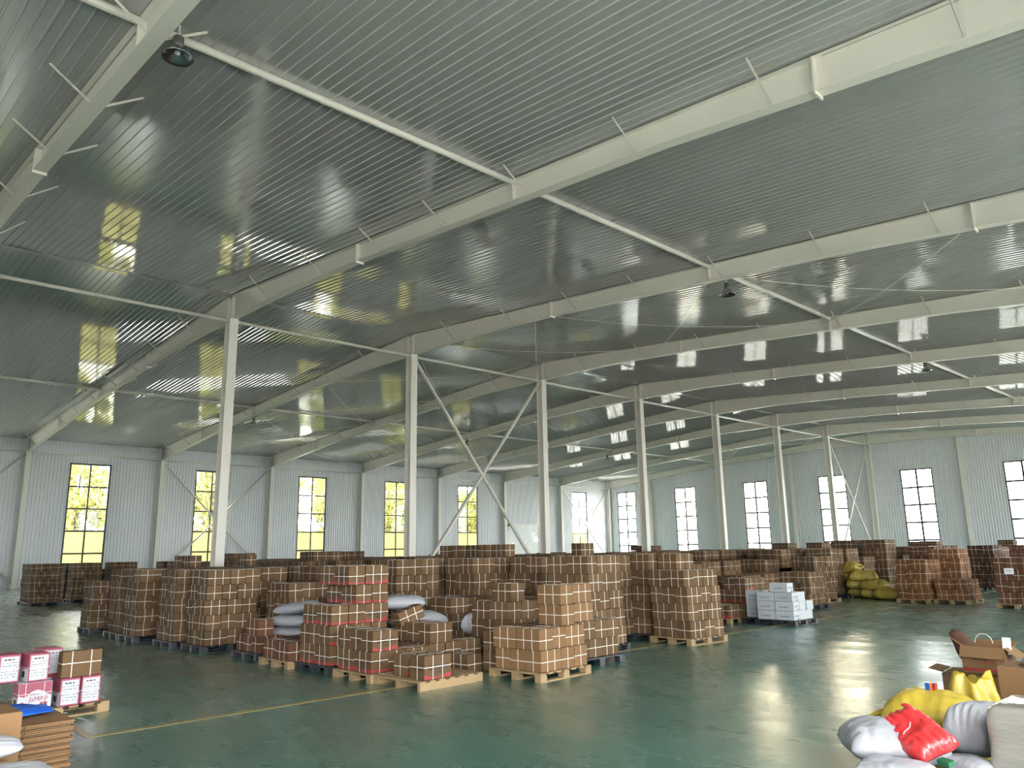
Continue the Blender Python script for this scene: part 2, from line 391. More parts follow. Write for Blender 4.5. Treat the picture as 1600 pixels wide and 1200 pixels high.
def h_column(name, x, y, h, dx, fy, label, group, axis='x'):
    root = empty(name, (x, y, 0)); tag(root, label, 'column', group)
    if axis == 'y': root.rotation_euler = (0, 0, R(90))
    m1 = MB(); m1.box(-dx/2+.012, dx/2-.012, -.006, .006, .02, h); m1.build('web', M['steel_grey'], root)
    for s in (-1, 1):
        q = MB(); q.box(*(sorted((s*dx/2, s*(dx/2-.014)))), -fy/2, fy/2, .02, h); q.build('flange', M['steel_grey'], root)
    q = MB(); q.box(-dx/2-.06, dx/2+.06, -fy/2-.06, fy/2+.06, 0, .022); q.build('base_plate', M['steel_grey'], root)
    return root
for k in range(-2, 8):
    lab = {7: 'white steel column on the far gable in line with the middle row', -1: 'white middle-row column just outside the left edge', -2: 'white middle-row column far outside the left edge',
           0: 'nearest and widest white steel column of the middle row'}.get(k, '%s white steel column from the left in the middle row' % ORD[max(k, 0)].capitalize())
    hh_ = RIDGE-.83-.016
    c = h_column('steel_column', 0, k*B-(.2 if k == 7 else 0), hh_, .36, .30, lab, 'middle row columns')
    for s in (-1, 1):
        q = MB(); q.box(s*.17-.007, s*.17+.007, -.12, .12, hh_+.016, RIDGE-.08); q.build('stiffener_plate', M['steel'], c)
for k in range(-2, 8):
    for side, wx in (('left', -W+.26), ('right', W-.26)):
        if k < 0 and side == 'left' and k < -1: continue
        y = k*B-(.25 if k == 7 else 0)
        lab = '%s white column against the %s side wall, counted from the near end' % (ORD[k+2].capitalize(), side)
        if k == 7: lab = 'White corner column where the %s side wall meets the far gable' % side
        c = h_column('wall_column', wx, y, ceil_z(wx)-.82, .46, .26, lab, '%s wall columns' % side)
        s = 1 if side == 'left' else -1
        q = MB(); q.box(-.22, .22, -.006, .006, ceil_z(wx)-.82, ceil_z(wx)-.02); q.build('knee_plate', M['steel'], c)
for i, x in enumerate((-21.3, -13.6, -6.6, 6.55, 13.4, 20.2)):
    h_column('gable_post', x, Y1-.19, ceil_z(x)-depth(x)-.02, .28, .20, '%s white post from the left on the far gable wall' % ORD[i].capitalize(), 'far gable posts', 'y')

TN = {13.8: 'right of the middle row', -13.8: 'left of the middle row', 0: 'joining the middle row column tops'}
for x in (13.8, -13.8, 0):
    for k in range(-2, 7):
        z = 9.24 if x else 9.36
        mb = MB(); mb.tube([(x, k*B+.02, z), (x, (k+1)*B-(.02 if k < 6 else .2), z)], .062 if x else .058, 12)
        o = mb.build('tie_tube', M['tube'], smooth=True)
        tag(o, 'white tie tube %s, %s bay from the near end' % (TN[x], ORD[k+2]), 'tube', 'longitudinal tie tubes')
for k in range(-1, 7):
    mb = MB(); mb.tube([(-W+.42, k*B+.1, 7.62), (-W+.42, (k+1)*B-.1, 7.62)], .05, 10)
    tag(mb.build('eave_tube', M['tube'], smooth=True), 'white eave tube along the left wall, %s bay from the near end' % ORD[k+1], 'tube', 'eave tubes on the left wall')

def xbrace(p, q, h0, h1, r_, label, group):
    root = empty('cross_brace', ((p[0]+q[0])/2, (p[1]+q[1])/2, h0)); tag(root, label, 'brace', group)
    c = Vector(root.location)
    for a, b in (((*p, h0), (*q, h1)), ((*q, h0), (*p, h1))):
        mb = MB(); mb.tube([Vector(a)-c, Vector(b)-c], r_, 8); mb.build('brace_tube', M['tube'], root, True)
    g = MB(); g.box(-.012, .012, -.16, .16, (h1-h0)/2-.16, (h1-h0)/2+.16); g.build('gusset_plate', M['tube'], root)
xbrace((0, B+.15), (0, 2*B-.15), .3, 9.25, .075, 'white tube cross brace between second and third middle columns', 'cross braces')
xbrace((0, 6*B+.15), (0, 7*B-.35), .3, 9.25, .06, 'white tube cross brace between last middle column and far gable', 'cross braces')
xbrace((-W+.3, B+.1), (-W+.3, 2*B-.1), .3, 7.5, .055, 'thin white cross brace over the second left wall window', 'cross braces')
xbrace((-W+.3, 6*B+.1), (-W+.3, 7*B-.4), .3, 7.5, .055, 'thin white cross brace over the left wall window by the corner', 'cross braces')
xbrace((-W+.3, -B+.1), (-W+.3, -.1), .3, 7.5, .055, 'thin white cross brace on the left wall at the frame edge', 'cross braces')
def rod(a, b, sag, label):
    a = Vector(a); b = Vector(b); mb = MB(); pts = []
    for i in range(13):
        t = i/12; p = a.lerp(b, t); p.z -= sag*4*t*(1-t); pts.append(p)
    mb.tube(pts, .013, 6); tag(mb.build('brace_rod', M['tube'], smooth=True), label, 'rod', 'thin roof bracing rods')
nodes = [0, 6.9, 13.8, 20.5]; i = 0
for k, bay in ((1, 'second'), (6, 'last')):
    for sd in (1, -1):
        for a, b in zip(nodes[:-1], nodes[1:]):
            if k == 6 and (a > 7 or sd > 0): continue
            za, zb = ceil_z(a)-.25, ceil_z(b)-.25
            pn = {0: 'beside the ridge', 6.9: 'in mid slope', 13.8: 'near the wall'}[a]; ss = 'right' if sd > 0 else 'left'
            rod((sd*a, k*B+.1, za), (sd*b, (k+1)*B-.3, zb), .30, 'thin sagging rod leaving the ridge, %s roof half, %s, %s bay' % (ss, pn, bay))
            rod((sd*b, k*B+.1, zb), (sd*a, (k+1)*B-.3, za), .22, 'thin sagging rod climbing to the ridge, %s roof half, %s, %s bay' % (ss, pn, bay))

# lamps: bell shaped high bay lights
def lamp(x, y, z, label):
    root = empty('high_bay_lamp', (x, y, z)); tag(root, label, 'lamp', 'high bay lamps under the rafters')
    mb = MB(); mb.lathe([(.06, .17), (.075, .15), (.11, .085), (.175, .03), (.225, 0), (.218, -.006), (.168, .026), (.10, .08), (.05, .12), (.0, .125)], 28); mb.build('lamp_shade', M['lamp_shade'], root, True)
    mb = MB(); mb.lathe([(0, .34), (.055, .335), (.075, .31), (.075, .2), (.062, .165), (0, .165)], 18); mb.build('ballast_housing', M['lamp_body'], root, True)
    mb = MB(); mb.lathe([(0, .03), (.03, .04), (.045, .07), (.03, .11), (0, .13)], 12); mb.build('bulb', M['white_print'], root, True)
    mb = MB(); mb.tube([(0, 0, .33), (0, 0, .52)], .012, 6); mb.bar((-.01, 0, .52), (.0, -.16, .56), .02, .01); mb.build('hook', M['tube'], root)
lamp(14.27, -7.2, 8.60, 'nearest bell-shaped metal lamp at the top left')
lamp(14.1, 7.8, 8.43, 'bell-shaped metal lamp under the tie tube, right of centre')
lamp(14.2, 22.8, 8.50, 'smaller dark bell lamp far right under the rafters')
lamp(-13.6, 7.36, 8.36, 'small dark bell lamp just right of the nearest column')
lamp(-13.6, 22.06, 8.41, 'small dark bell lamp seen between the crossed brace tubes')
lamp(-13.6, 36.4, 8.42, 'tiny dark bell lamp left of the fourth column')
# small camera on the left wall
root = empty('wall_camera', (-W+.1, 38.2, 3.75)); tag(root, 'small black wall camera beside the crossed tubes', 'camera')
mb = MB(); mb.box(-.05, .25, -.09, .09, 0, .2); mb.build('camera_housing', M['lamp_body'], root)
mb = MB(); mb.tube([(0, 0, 0), (0, 0, -.4)], .02, 6); mb.build('bracket', M['lamp_body'], root)

# yellow floor marking
mb = MB(); mb.box(16.15, 16.24, -8.15, 30, .001, .004); mb.box(14.2, 16.15, -8.15, -8.06, .001, .004); tag(mb.build('trim_2', M['yellow_line']), kind='structure')

# ------------------------------------------------------------ goods: pallets
PW, PD, PH = .92, 1.04, .11
def pallet_meshes(matr, stringer=False, w_=PW, d_=PD, seedc=0):
    out = []
    def one(name, *bx):
        q = MB(); q.box(*bx); out.append((name, q.mesh(name, matr)))
    n = 7; sw = .09
    for i in range(n):
        y = i*(d_-sw)/(n-1); one('top_slat', -w_, 0, y, y+sw, PH-.02, PH)
    if stringer:
        for x in (-w_, -w_/2-.025, -.05): one('stringer', x, x+.05, 0, d_, .0, PH-.02)
    else:
        for x in (-w_, -w_/2-.05, -.10):
            one('bottom_board', x, x+.10, 0, d_, 0, .016)
            for y in (0, d_/2-.06, d_-.12): one('block', x, x+.10, y, y+.12, .016, PH-.02)
    return out
PAL = {'wood': pallet_meshes(M['wood']), 'stringer': pallet_meshes(M['wood'], True), 'black': pallet_meshes(M['black_plastic'])}
def pallet(x, y, rot, kind, label, z=0):
    root = empty('pallet', (x, y, z), R(rot)); tag(root, label, 'pallet', 'pallets under the goods')
    for nm, me in PAL[kind]: link(nm, me, root)
    return root

# ------------------------------------------------------------ goods: cartons
CL, CW = .405, .272
class Carton:
    __slots__ = ('c', 'rz', 'size', 'kind', 'stack', 'layer', 'tilt', 'hits', 'sx')
    def __init__(s, c, rz, size, kind, stack, layer, tilt=0):
        s.c = Vector(c); s.rz = rz; s.size = size; s.kind = kind; s.stack = stack; s.layer = layer; s.tilt = tilt; s.hits = 0
    def matrix(s): return Matrix.Translation(s.c) @ Euler((0, s.tilt, s.rz)).to_matrix().to_4x4()
CARTONS = []
STK = {}
def layer_pattern(flip):
    """seven cartons on a .82 x .95 layer: (x, y, turned) of centres, origin at the near corner, x towards -X, y towards +Y"""
    g = .004; out = []
    for j in range(2):
        for i in range(2): out.append((-(CL/2+i*(CL+g)), CW/2+j*(CW+g), 0))
    for i in range(3): out.append((-(CW/2+i*(CW+g)), 2*(CW+g)+CL/2, 1))
    if flip: out = [(x, (2*(CW+g)+CL)-y, t) for x, y, t in out]
    return out
def stack(sid, x, y, rot=0, layers=5, hh=.27, pal='black', kind='carton', desc=None, lean=(0, 0), skip=None, jit=.012, r=None, z0=None, hollow=False, pallet_label=None):
    r = r or rnd
    T = Matrix.Translation((x, y, 0)) @ Matrix.Rotation(R(rot), 4, 'Z')
    STK[sid] = desc
    zb = (PH if pal else 0) if z0 is None else z0
    for l in range(layers):
        if hollow and l < layers-2: continue
        ox, oy = r.uniform(-jit, jit)*1.5+lean[0]*l, r.uniform(-jit, jit)*1.5+lean[1]*l
        for i, (px, py, t) in enumerate(layer_pattern((l+int(x*7)) % 2)):
            if skip and skip(l, px, py): continue
            q = T @ Vector((px-.05+ox+r.uniform(-jit, jit)*.6, py+.05+oy+r.uniform(-jit, jit)*.6, zb+l*hh+hh/2))
            CARTONS.append(Carton(q, R(rot)+(R(90) if t else 0)+r.uniform(-.010, .010), (CL-.007, CW-.007, hh-.004), kind, sid, l))
    if pal and pallet_label: pallet(x, y, rot, pal, pallet_label)
    elif pal: FARPAL.append((x, y, R(rot), pal))
FARPAL = []
def single(sid, x, y, z, rot=0, turned=0, kind='carton', hh=.265, desc=None, tilt=0, layer=0, L=CL, Wd=CW):
    STK.setdefault(sid, desc)
    CARTONS.append(Carton((x, y, z+hh/2), R(rot)+(R(90) if turned else 0), (L, Wd, hh-.004), kind, sid, layer, tilt))

# near row, from the left
stack('a', 5.45, -5.10, 0, 4, .25, 'black', desc='of the leftmost low stack by the aisle', pallet_label='black plastic pallet under the leftmost low carton stack')
stack('b1', 7.0, -5.02, 0, 5, .255, 'black', desc='of the far left tall stack, left half', lean=(-.01, 0), pallet_label='black plastic pallet at the left end of the long carton row')
stack('b2', 8.05, -5.05, 0, 5, .255, 'black', desc='of the far left tall stack, right half', lean=(.01, 0), jit=.012, pallet_label='black plastic pallet under the second tall stack from the left')
stack('c1', 9.7, -4.95, 0, 5, .255, 'black', desc='of the left-middle tall stack, left half', jit=.012, pallet_label='black plastic pallet under the third tall stack from the left')
stack('c2', 10.85, -4.87, 0, 5, .255, 'black', desc='of the left-middle tall stack, right half', jit=.012, pallet_label='black plastic pallet at the right end of the tall left row')
stack('d1', 12.55, -4.70, 0, 2, .255, 'black', 'carton_red', desc='of the low pile left of the white sacks', skip=lambda l, x, y: y > .3 or (l == 1 and x < -.45), pallet_label='black plastic pallet under the low pile left of the sacks')
stack('d2', 13.75, -4.80, 0, 1, .26, 'wood', 'carton_red', desc='of the one-layer pallet before the sacks', pallet_label='light wooden pallet in front of the white sacks')
stack('e', 14.70, -4.70, 0, 5, .27, 'black', 'print', desc='of the stepped tower with red-banded cartons', skip=lambda l, x, y: (l == 3 and y < .26) or (l == 4 and (y < .40 or x < -.9)), pallet_label='black plastic pallet under the stepped red-banded tower')
stack('f', 15.74, -4.70, 0, 2, .265, 'wood', 'print', desc='of the pile between tower and slatted pallet', skip=lambda l, x, y: l == 1 and (y > .5), pallet_label='wooden pallet left of the almost empty slatted one')
stack('f2', 15.55, -3.60, 0, 2, .265, 'wood', 'carton', desc='of the low pallet behind the slatted pallet', skip=lambda l, x, y: l == 1 and (y > .42), pallet_label='wooden pallet just behind the slatted one')
pallet(16.68, -4.62, 2, 'stringer', 'almost empty slatted wooden pallet lying nearest the viewer')
single('g', 16.50, -4.32, PH, 2, 1, 'print', .285, 'on the slatted pallet, right one', L=.43)
single('g', 16.12, -4.30, PH, 2, 1, 'print', .27, L=.43)
single('i', 15.85, -3.22, 0, 4, 0, 'carton', .25, 'standing alone on the floor by the yellow line')
stack('p', 16.02, -2.52, 0, 3, .262, 'black', 'carton', desc='of the brown pile behind the front pallet', pallet_label='black pallet under the brown pile behind the front one')
single('q', 16.18, -2.83, 0, 0, 1, 'carton', .27, 'of the small column left of the front pallet'); single('q', 16.18, -2.83, .27, 3, 1, 'print', .27, layer=1)
single('pt', 15.80, -2.30, PH+.786, 0, 0, 'carton', .265, 'on top of the brown pile behind the front pallet')
stack('j', 17.36, -3.24, 3, 2, .265, 'wood', 'carton_plain', desc='of the neat two-layer front pallet', pallet_label='light wooden pallet of the neat two-layer front stack')
single('jt', 16.99, -2.52, PH+.53, 3, 0, 'carton_plain', .265, 'of the pair standing on the front stack'); single('jt', 16.95, -2.50, PH+.795, 5, 0, 'carton_plain', .265, layer=1)
single('ju', 16.72, -1.80, PH+.51, 0, 1, 'carton_plain', .265, 'of the pair just behind the front stack'); single('ju', 16.70, -1.80, PH+.775, 0, 1, 'carton_plain', .265, layer=1)
stack('jb', 16.95, -2.05, 0, 2, .255, 'black', 'carton', desc='of the low stack hidden behind the front pallet')
stack('k', 16.30, -.92, 6, 5, .285, 'black', 'carton', desc='of the tall leaning stack right of the front pallet', lean=(-.014, -.014), jit=.012, pallet_label='black plastic pallet under the tall leaning stack')
stack('l', 15.75, 1.30, 0, 5, .285, 'black', 'carton', desc='of the tall dark stack between two leaning ones', lean=(0, .01), pallet_label='black plastic pallet under the tall dark stack')
stack('m', 16.72, 1.10, -4, 4, .285, 'wood', 'carton', desc='of the four-layer stack on light pallet, right end', lean=(-.01, -.01), jit=.012, pallet_label='light wooden pallet at the right end of the main block')
single('mt', 15.95, 1.75, PH+4*.285, 0, 0, 'carton', .285, 'on top of the four-layer right end stack'); single('mt', 15.95, 2.03, PH+4*.285, 2, 0, 'carton', .285)
# second row and block behind
stack('c3', 11.7, -3.75, 0, 4, .255, 'black', desc='of the stack behind the low left pile')
stack('c4', 12.75, -3.30, 0, 3, .255, 'black', desc='of the three-layer stack left of the white sacks', skip=lambda l, x, y: l == 2 and x > -.3)
stack('s', 14.25, -2.15, 0, 3, .255, 'black', desc='of the small stack right of the white sacks', skip=lambda l, x, y: (l > 0 and x < -.45))
stack('s2', 15.1, -1.4, 0, 3, .26, 'black', desc='of the three-layer stack behind the brown pile')
for i, (x, y) in enumerate(((9.9, -3.8), (8.85, -3.85), (7.8, -3.9), (6.75, -3.9), (10.75, -2.6), (9.7, -2.6), (8.65, -2.6))):
    stack('s2r%d' % i, x, y, 0, 5, .255, 'black', desc='in the second row behind the tall left stacks', hollow=(i > 3))
GREEN = [(11.55, -2.7), (12.1, -2.6)]
for i, (x, y, l) in enumerate(((11.85, -2.55, 4), (12.9, -2.3, 5), (13.55, -1.05, 5), (14.6, -.35, 5), (15.42, .25, 5), (12.5, -1.2, 5))):
    stack('w%d' % i, x, y, 0, l, .28, 'black', desc='in the carton wall behind the white sacks', jit=.012)
gi = 0
def ok_spot(x, y):
    for k in range(0, 7):
        if abs(x-.46) < .75 and abs(y+.5-k*B) < .85: return False
    return True
for iy in range(0, 22):
    for ix in range(0, 21):
        x = 14.6-ix*1.07; y = .05+iy*1.16
        if ix > 14 and iy > 12: continue
        if y < 1.3 and x > 12.6 or y < .5 and x > 11.5: continue
        if x < -2 and y < 3: continue
        if iy > 4 and ix < 1: continue
        if (iy in (9, 16)): continue
        if not ok_spot(x, y): continue
        lay = 5 if rnd.random() > .12 else (4 if rnd.random() > .3 else 6)
        if iy > 9: lay = rnd.choice((4, 5, 5, 5))
        if ix < 4 and 4 <= iy <= 10: lay = 4
        edge = iy == 0 or ix <= 1
        stack('h%d' % gi, x+rnd.uniform(-.03, .03), y+rnd.uniform(-.05, .05), 0, lay, .28 if x > 5 else .265, 'black', hollow=not edge and iy > 1)
        gi += 1
# extra cartons lying on the block
for i, (x, y) in enumerate(((12.3, .9), (11.85, .9), (11.4, .95), (10.95, .9), (10.5, .9), (13.3, 2.3), (6.4, -3.35), (5.9, -3.3), (6.15, -1.9))):
    single('top', x, y, PH+5*(.28 if y > 0 else .255), rnd.uniform(-5, 5), i % 2, 'carton', .26)
# far left group
for i, (x, y, l) in enumerate(((-7.3, -3.5, 5), (-8.4, -3.4, 5), (-8.3, -1.9, 5), (-9.4, -1.9, 5), (-8.6, -.5, 5), (-9.7, -.5, 4), (-6.2, 1.0, 5), (-7.3, 1.0, 5), (-3.5, .9, 5), (-2.4, .4, 5), (-4.6, 1.0, 4))):
    stack('ll%d' % i, x, y, 0, l, .265, 'black', desc={0: 'of the far left stack beyond the bare floor', 2: 'of the second far left stack beyond the bare floor'}.get(i))
for i in range(26):
    x = -12+rnd.uniform(-6, 8); y = 6+i*1.5
    stack('lm%d' % i, x, y, 0, rnd.choice((4, 5, 5)), .265, 'black', hollow=True)
# right hand group
stack('n1', 15.2, 4.9, 0, 1, .27, 'wood', 'print', desc='of the low red-banded pile left of the white boxes')
stack('n2', 15.05, 5.9, 0, 3, .27, 'black', 'print', desc='of the stepped pile behind the white boxes', skip=lambda l, x, y: l == 2 and x < -.5)
stack('n3', 14.3, 7.1, 0, 3, .27, 'black', 'carton', desc='of the three-layer stack behind the red-banded pile')
stack('n4', 14.1, 8.6, 0, 3, .27, 'black', 'carton', desc='of the wide stack behind the white boxes')
stack('n5', 14.9, 9.4, 0, 3, .28, 'black', 'carton', desc='of the nearer stack behind the white boxes')
stack('r1', 13.95, 11.75, -14, 4, .30, 'wood', 'carton', desc='of the square stack left of the yellow sacks', pallet_label='wooden pallet left of the yellow sacks')
stack('t1', 13.8, 17.6, 0, 6, .28, 'black', 'carton', desc='of the tallest stack behind the yellow sacks')
stack('t1b', 12.75, 17.6, 0, 6, .28, 'black', 'carton'); stack('t2', 12.3, 16.2, 0, 5, .28, 'black', 'carton')
stack('t3', 14.9, 19.0, 0, 5, .28, 'black', 'carton_red')
stack('r2', 16.50, 13.15, -6, 4, .27, 'wood', 'carton_amber', desc='of the warm brown stack right of the yellow sacks', skip=lambda l, x, y: l == 3 and -.5 < x < -.3, pallet_label='wooden pallet right of the yellow sacks')
stack('r2c', 17.45, 13.35, -4, 2, .27, 'wood', 'carton_amber', desc='of the two-layer pile beside the warm brown stack', pallet_label='wooden pallet under the two-layer warm brown pile')
stack('r2d', 16.9, 14.9, 0, 5, .27, 'black', 'carton_amber')
stack('r3', 16.3, 20.6, -4, 5, .285, 'black', 'carton_dark', desc='of the dark stack in the right-hand aisle', jit=.014, pallet_label='black pallet under the dark stack in the right aisle')
stack('r3b', 15.7, 24.0, 0, 5, .27, 'black', 'carton_dark')
stack('r3c', 17.0, 27.5, 0, 4, .28, 'black', 'white', desc=None)
stack('r4', 19.25, 12.35, -4, 4, .285, 'wood', 'carton_red', desc='of the reddish stack at the right edge', pallet_label='wooden pallet under the reddish stack, right edge')
stack('r4b', 19.6, 14.4, 0, 5, .285, 'wood', 'carton_red'); stack('r4c', 20.9, 13.6, 0, 4, .285, 'wood', 'carton_red'); stack('r4d', 19.9, 18, 0, 6, .28, 'black', 'carton_red')
stack('r4e', 19.0, 22.0, 0, 6, .28, 'black', 'carton_dark')
for i in range(46):
    x = rnd.choice((-4, -2.5, 1.6, 3.2, 4.8, 6.4, 8.0, 9.6, 11.2, 12.8, 14.6, 16.0, 17.6)); y = 25.5+(i % 17)*1.45
    if not ok_spot(x, y): continue
    if x > 15 and y < 32: continue
    stack('z%d' % i, x+rnd.uniform(-.2, .2), y, 0, rnd.choice((3, 4, 5, 5, 6)), .275, 'black', rnd.choice(('carton', 'carton', 'carton_red')), hollow=x < 13)
# white boxes
def white_group():
    W1 = [(0, 0, 0), (0, 0, 1), (0, 0, 2)]
    hh = .19; dx, dy = -.30, -.28
    for l in range(3): single('wh1', 15.75+dx, 5.95+dy, PH+l*hh, 2, 0, 'white', hh, 'of the three-high white column', layer=l, L=.40, Wd=.27)
    single('wh1', 15.72+dx, 6.45+dy, PH, 0, 0, 'white', hh, layer=0, L=.4, Wd=.27); single('wh1', 15.72+dx, 6.45+dy, PH+hh, 0, 0, 'white', hh, layer=1, L=.4, Wd=.27)
    pallet(16.02+dx, 5.62+dy, 0, 'black', 'black pallet under the three-high white box column')
    for l in range(4):
        for i in range(2):
            for j in range(3):
                if l == 2 and (i == 1 and j != 0 or j == 2): continue
                if l == 3 and not (i == 0 and j == 0): continue
                single('wh2', 16.62+dx-i*.415+(.03 if l == 1 and j == 2 else 0)-(.1 if l == 3 else 0), 5.62+dy+j*.285, PH+l*hh, rnd.uniform(-2, 2), 0, 'white', hh, 'of the stepped white box pile', layer=l, L=.40, Wd=.275)
    pallet(16.86+dx, 5.44+dy, 0, 'black', 'black pallet under the stepped white box pile')
white_group()

M['carton_amber'] = mat('cardboard_amber', (.16, .072, .03), .75, vary=.14, noise=(3, .10))
M['carton_dark'] = mat('cardboard_dark', (.07, .036, .024), .8, vary=.16)
# filler stacks that would stand in another stack are dropped
def foot(cs): return (min(c.c.x for c in cs)-.15, max(c.c.x for c in cs)+.15, min(c.c.y for c in cs)-.15, max(c.c.y for c in cs)+.15)
by = {}
for c in CARTONS: by.setdefault(c.stack, []).append(c)
filler = [k for k in by if k[:2] in ('lm',) or (k[0] in 'hz' and k[1:].isdigit())]
kept = [foot(v) for k, v in by.items() if k not in filler]; dropped = set()
for k in filler:
    a = foot(by[k])
    if any(a[0] < b[1] and b[0] < a[1] and a[2] < b[3] and b[2] < a[3] for b in kept): dropped.add(k)
    else: kept.append(a)
CARTONS = [c for c in CARTONS if c.stack not in dropped]
FARPAL = [p for p in FARPAL if any(abs(p[0]-PW/2-(b[0]+b[1])/2) < .35 and abs(p[1]+PD/2-(b[2]+b[3])/2) < .35 for b in kept)]
# visibility of every carton from the viewpoint decides which ones are built one by one
bv, bf, owner = [], [], []
for ci, c in enumerate(CARTONS):
    n = len(bv); mt = c.matrix(); l, w_, h = (v/2 for v in c.size)
    bv += [mt @ Vector((x, y, z)) for z in (-h, h) for y in (-w_, w_) for x in (-l, l)]
    for q in ((0, 2, 3, 1), (4, 5, 7, 6), (0, 1, 5, 4), (2, 6, 7, 3), (0, 4, 6, 2), (1, 3, 7, 5)): bf.append(tuple(n+i for i in q)); owner.append(ci)
bvh = BVHTree.FromPolygons(bv, bf)
for py in range(846, 1110, 3):
    for px in range(0, 1600, 3):
        d = FW+RT*((px-800)/F_PX)-UP*((py-600)/F_PX); d.normalize()
        hit = bvh.ray_cast(CAM, d)
        if hit[2] is not None: CARTONS[owner[hit[2]]].hits += 1
for c in CARTONS:
    x, y, z = project(c.c); c.sx = x
order = sorted(CARTONS, key=lambda c: -c.hits)
near = [c for c in order if c.hits >= 5][:292]
near_set = set(id(c) for c in near)
print('cartons', len(CARTONS), 'single', len(near), 'smallest', near[-1].hits)

def carton_body(size):
    l, w_, h = (v/2 for v in size); b = .006; mb = MB()
    # chamfered box
    for z, i in ((-h, b), (-h+b, 0), (h-b, 0), (h, b)):
        mb.v += [(-l+i, -w_+i, z), (l-i, -w_+i, z), (l-i, w_-i, z), (-l+i, w_-i, z)]
    for k in range(3):
        for j in range(4):
            a = 4*k+j; b2 = 4*k+(j+1) % 4; mb.f.append((a, b2, b2+4, a+4)); mb.m.append(0)
    mb.f += [(3, 2, 1, 0), (12, 13, 14, 15)]; mb.m += [0, 0]
    # tape seam along the top
    return mb
def ring(axis, pos, size, wd=.011, off=.0022, jog=0):
    """closed strap round a box: axis = normal of its plane"""
    l, w_, h = (v/2+off for v in size); mb = MB()
    ax = 'xyz'.index(axis); dims = [l, w_, h]; oth = [i for i in range(3) if i != ax]
    cor = [(-1, -1), (1, -1), (1, 1), (-1, 1)]
    for k in range(4):
        pts = []
        for (s0, s1) in (cor[k], cor[(k+1) % 4]):
            for d in (-wd/2, wd/2):
                p = [0, 0, 0]; p[ax] = pos+d; p[oth[0]] = s0*dims[oth[0]]; p[oth[1]] = s1*dims[oth[1]]; pts.append(p)
        mb.quad(pts[0], pts[1], pts[3], pts[2])
        inner = []
        for p in pts:
            q = list(p)
            for o in oth: q[o] = p[o]-math.copysign(off*.8, p[o])
            inner.append(q)
        mb.quad(pts[0], pts[2], inner[2], inner[0]); mb.quad(pts[1], inner[1], inner[3], pts[3])
    return mb
body_cache, strap_cache, mesh_cache = {}, {}, {}
def glyphs(r, n, s, thick=.12):
    """dense brush-stroke marks standing for print too small to read; local x,z plane facing -y"""
    mb = MB()
    for i in range(n):
        x0 = i*s*1.22
        for a, b, c, d in ((0, 1, .78, .95), (.1, .9, .42, .58), (0, 1, .0, .16), (.42, .58, 0, 1), (.0, .16, .2, .8), (.80, .97, .1, .7)):
            if r.random() < .8: mb.quad((x0+a*s, 0, c*s), (x0+b*s, 0, c*s), (x0+b*s, 0, d*s), (x0+a*s, 0, d*s))
    return mb
def print_meshes(size):
    """red wave band and lettering for both long sides, returned in local space of the box"""
    key = ('print', size)
    if key in mesh_cache: return mesh_cache[key]
    l, w_, h = (v/2 for v in size); out = []
    for nm, e, half, ax, s in (('red_band', .0010, l, 0, -1), ('red_band', .0010, l, 0, 1), ('red_band', .0010, w_, 1, 1)):
        mb = MB(); N = 18
        if 1:
            for k in range(N):
                t0, t1 = k/N, (k+1)/N
                def zt(t): return -h+.042+.018*math.cos(t*2*math.pi+.4)
                a, b = -half+2*half*t0, -half+2*half*t1
                if ax == 0: mb.quad((a, s*(w_+e), -h+.008), (b, s*(w_+e), -h+.008), (b, s*(w_+e), zt(t1)), (a, s*(w_+e), zt(t0)))
                else: mb.quad((s*(l+e), a, -h+.008), (s*(l+e), b, -h+.008), (s*(l+e), b, -h+.035), (s*(l+e), a, -h+.035))
        out.append((nm, mb.mesh(nm, M['red'])))
    r = random.Random(3)
    g = MB()
    for s in (-1, 1):
        for n, sz, z in ((5, .054, -.030), (4, .028, -.070)):
            q = glyphs(r, n, sz); wdt = n*sz*1.22
            n0 = len(g.v)
            for (x, y, zz) in q.v: g.v.append(((x-wdt/2)*(1 if s < 0 else -1)+.02, s*(w_+.0013), zz+z))
            for f in q.f: g.f.append(tuple(n0+i for i in f)); g.m.append(0)
    out.append(('printed_lettering', g.mesh('printed_lettering', M['ink'])))
    g = MB()
    for s in (-1, 1):
        q = glyphs(r, 2, .03); n0 = len(g.v)
        for (x, y, zz) in q.v: g.v.append((s*(l+.0013), x*s-.03, zz-.03))
        for f in q.f: g.f.append(tuple(n0+i for i in f)); g.m.append(0)
    out.append(('printed_lettering', g.mesh('printed_lettering', M['ink'])))
    mesh_cache[key] = out; return out
def white_meshes(size):
    key = ('white', size)
    if key in mesh_cache: return mesh_cache[key]
    l, w_, h = (v/2 for v in size); out = []; r = random.Random(9)
    g = MB()
    for s in (-1, 1):
        q = glyphs(r, 5, .034); n0 = len(g.v)
        for (x, y, zz) in q.v: g.v.append((s*(l+.0013), (x-.1)*s*1.0, zz-.02))
        for f in q.f: g.f.append(tuple(n0+i for i in f)); g.m.append(0)
        q = glyphs(r, 6, .03); n0 = len(g.v)
        for (x, y, zz) in q.v: g.v.append(((x-.12)*-s, s*(w_+.0013), zz-.03))
        for f in q.f: g.f.append(tuple(n0+i for i in f)); g.m.append(0)
    out.append(('printed_lettering', g.mesh('printed_lettering', M['blue_ink'])))
    g = MB()
    for s in (-1, 1):
        g.box(s*(l+.0006)-.0004, s*(l+.0006)+.0004, s*(w_-.075)-.03, s*(w_-.075)+.03, -h+.012, -h+.04)
    out.append(('dark_emblem', g.mesh('dark_emblem', M['blue_ink'])))
    mesh_cache[key] = out; return out
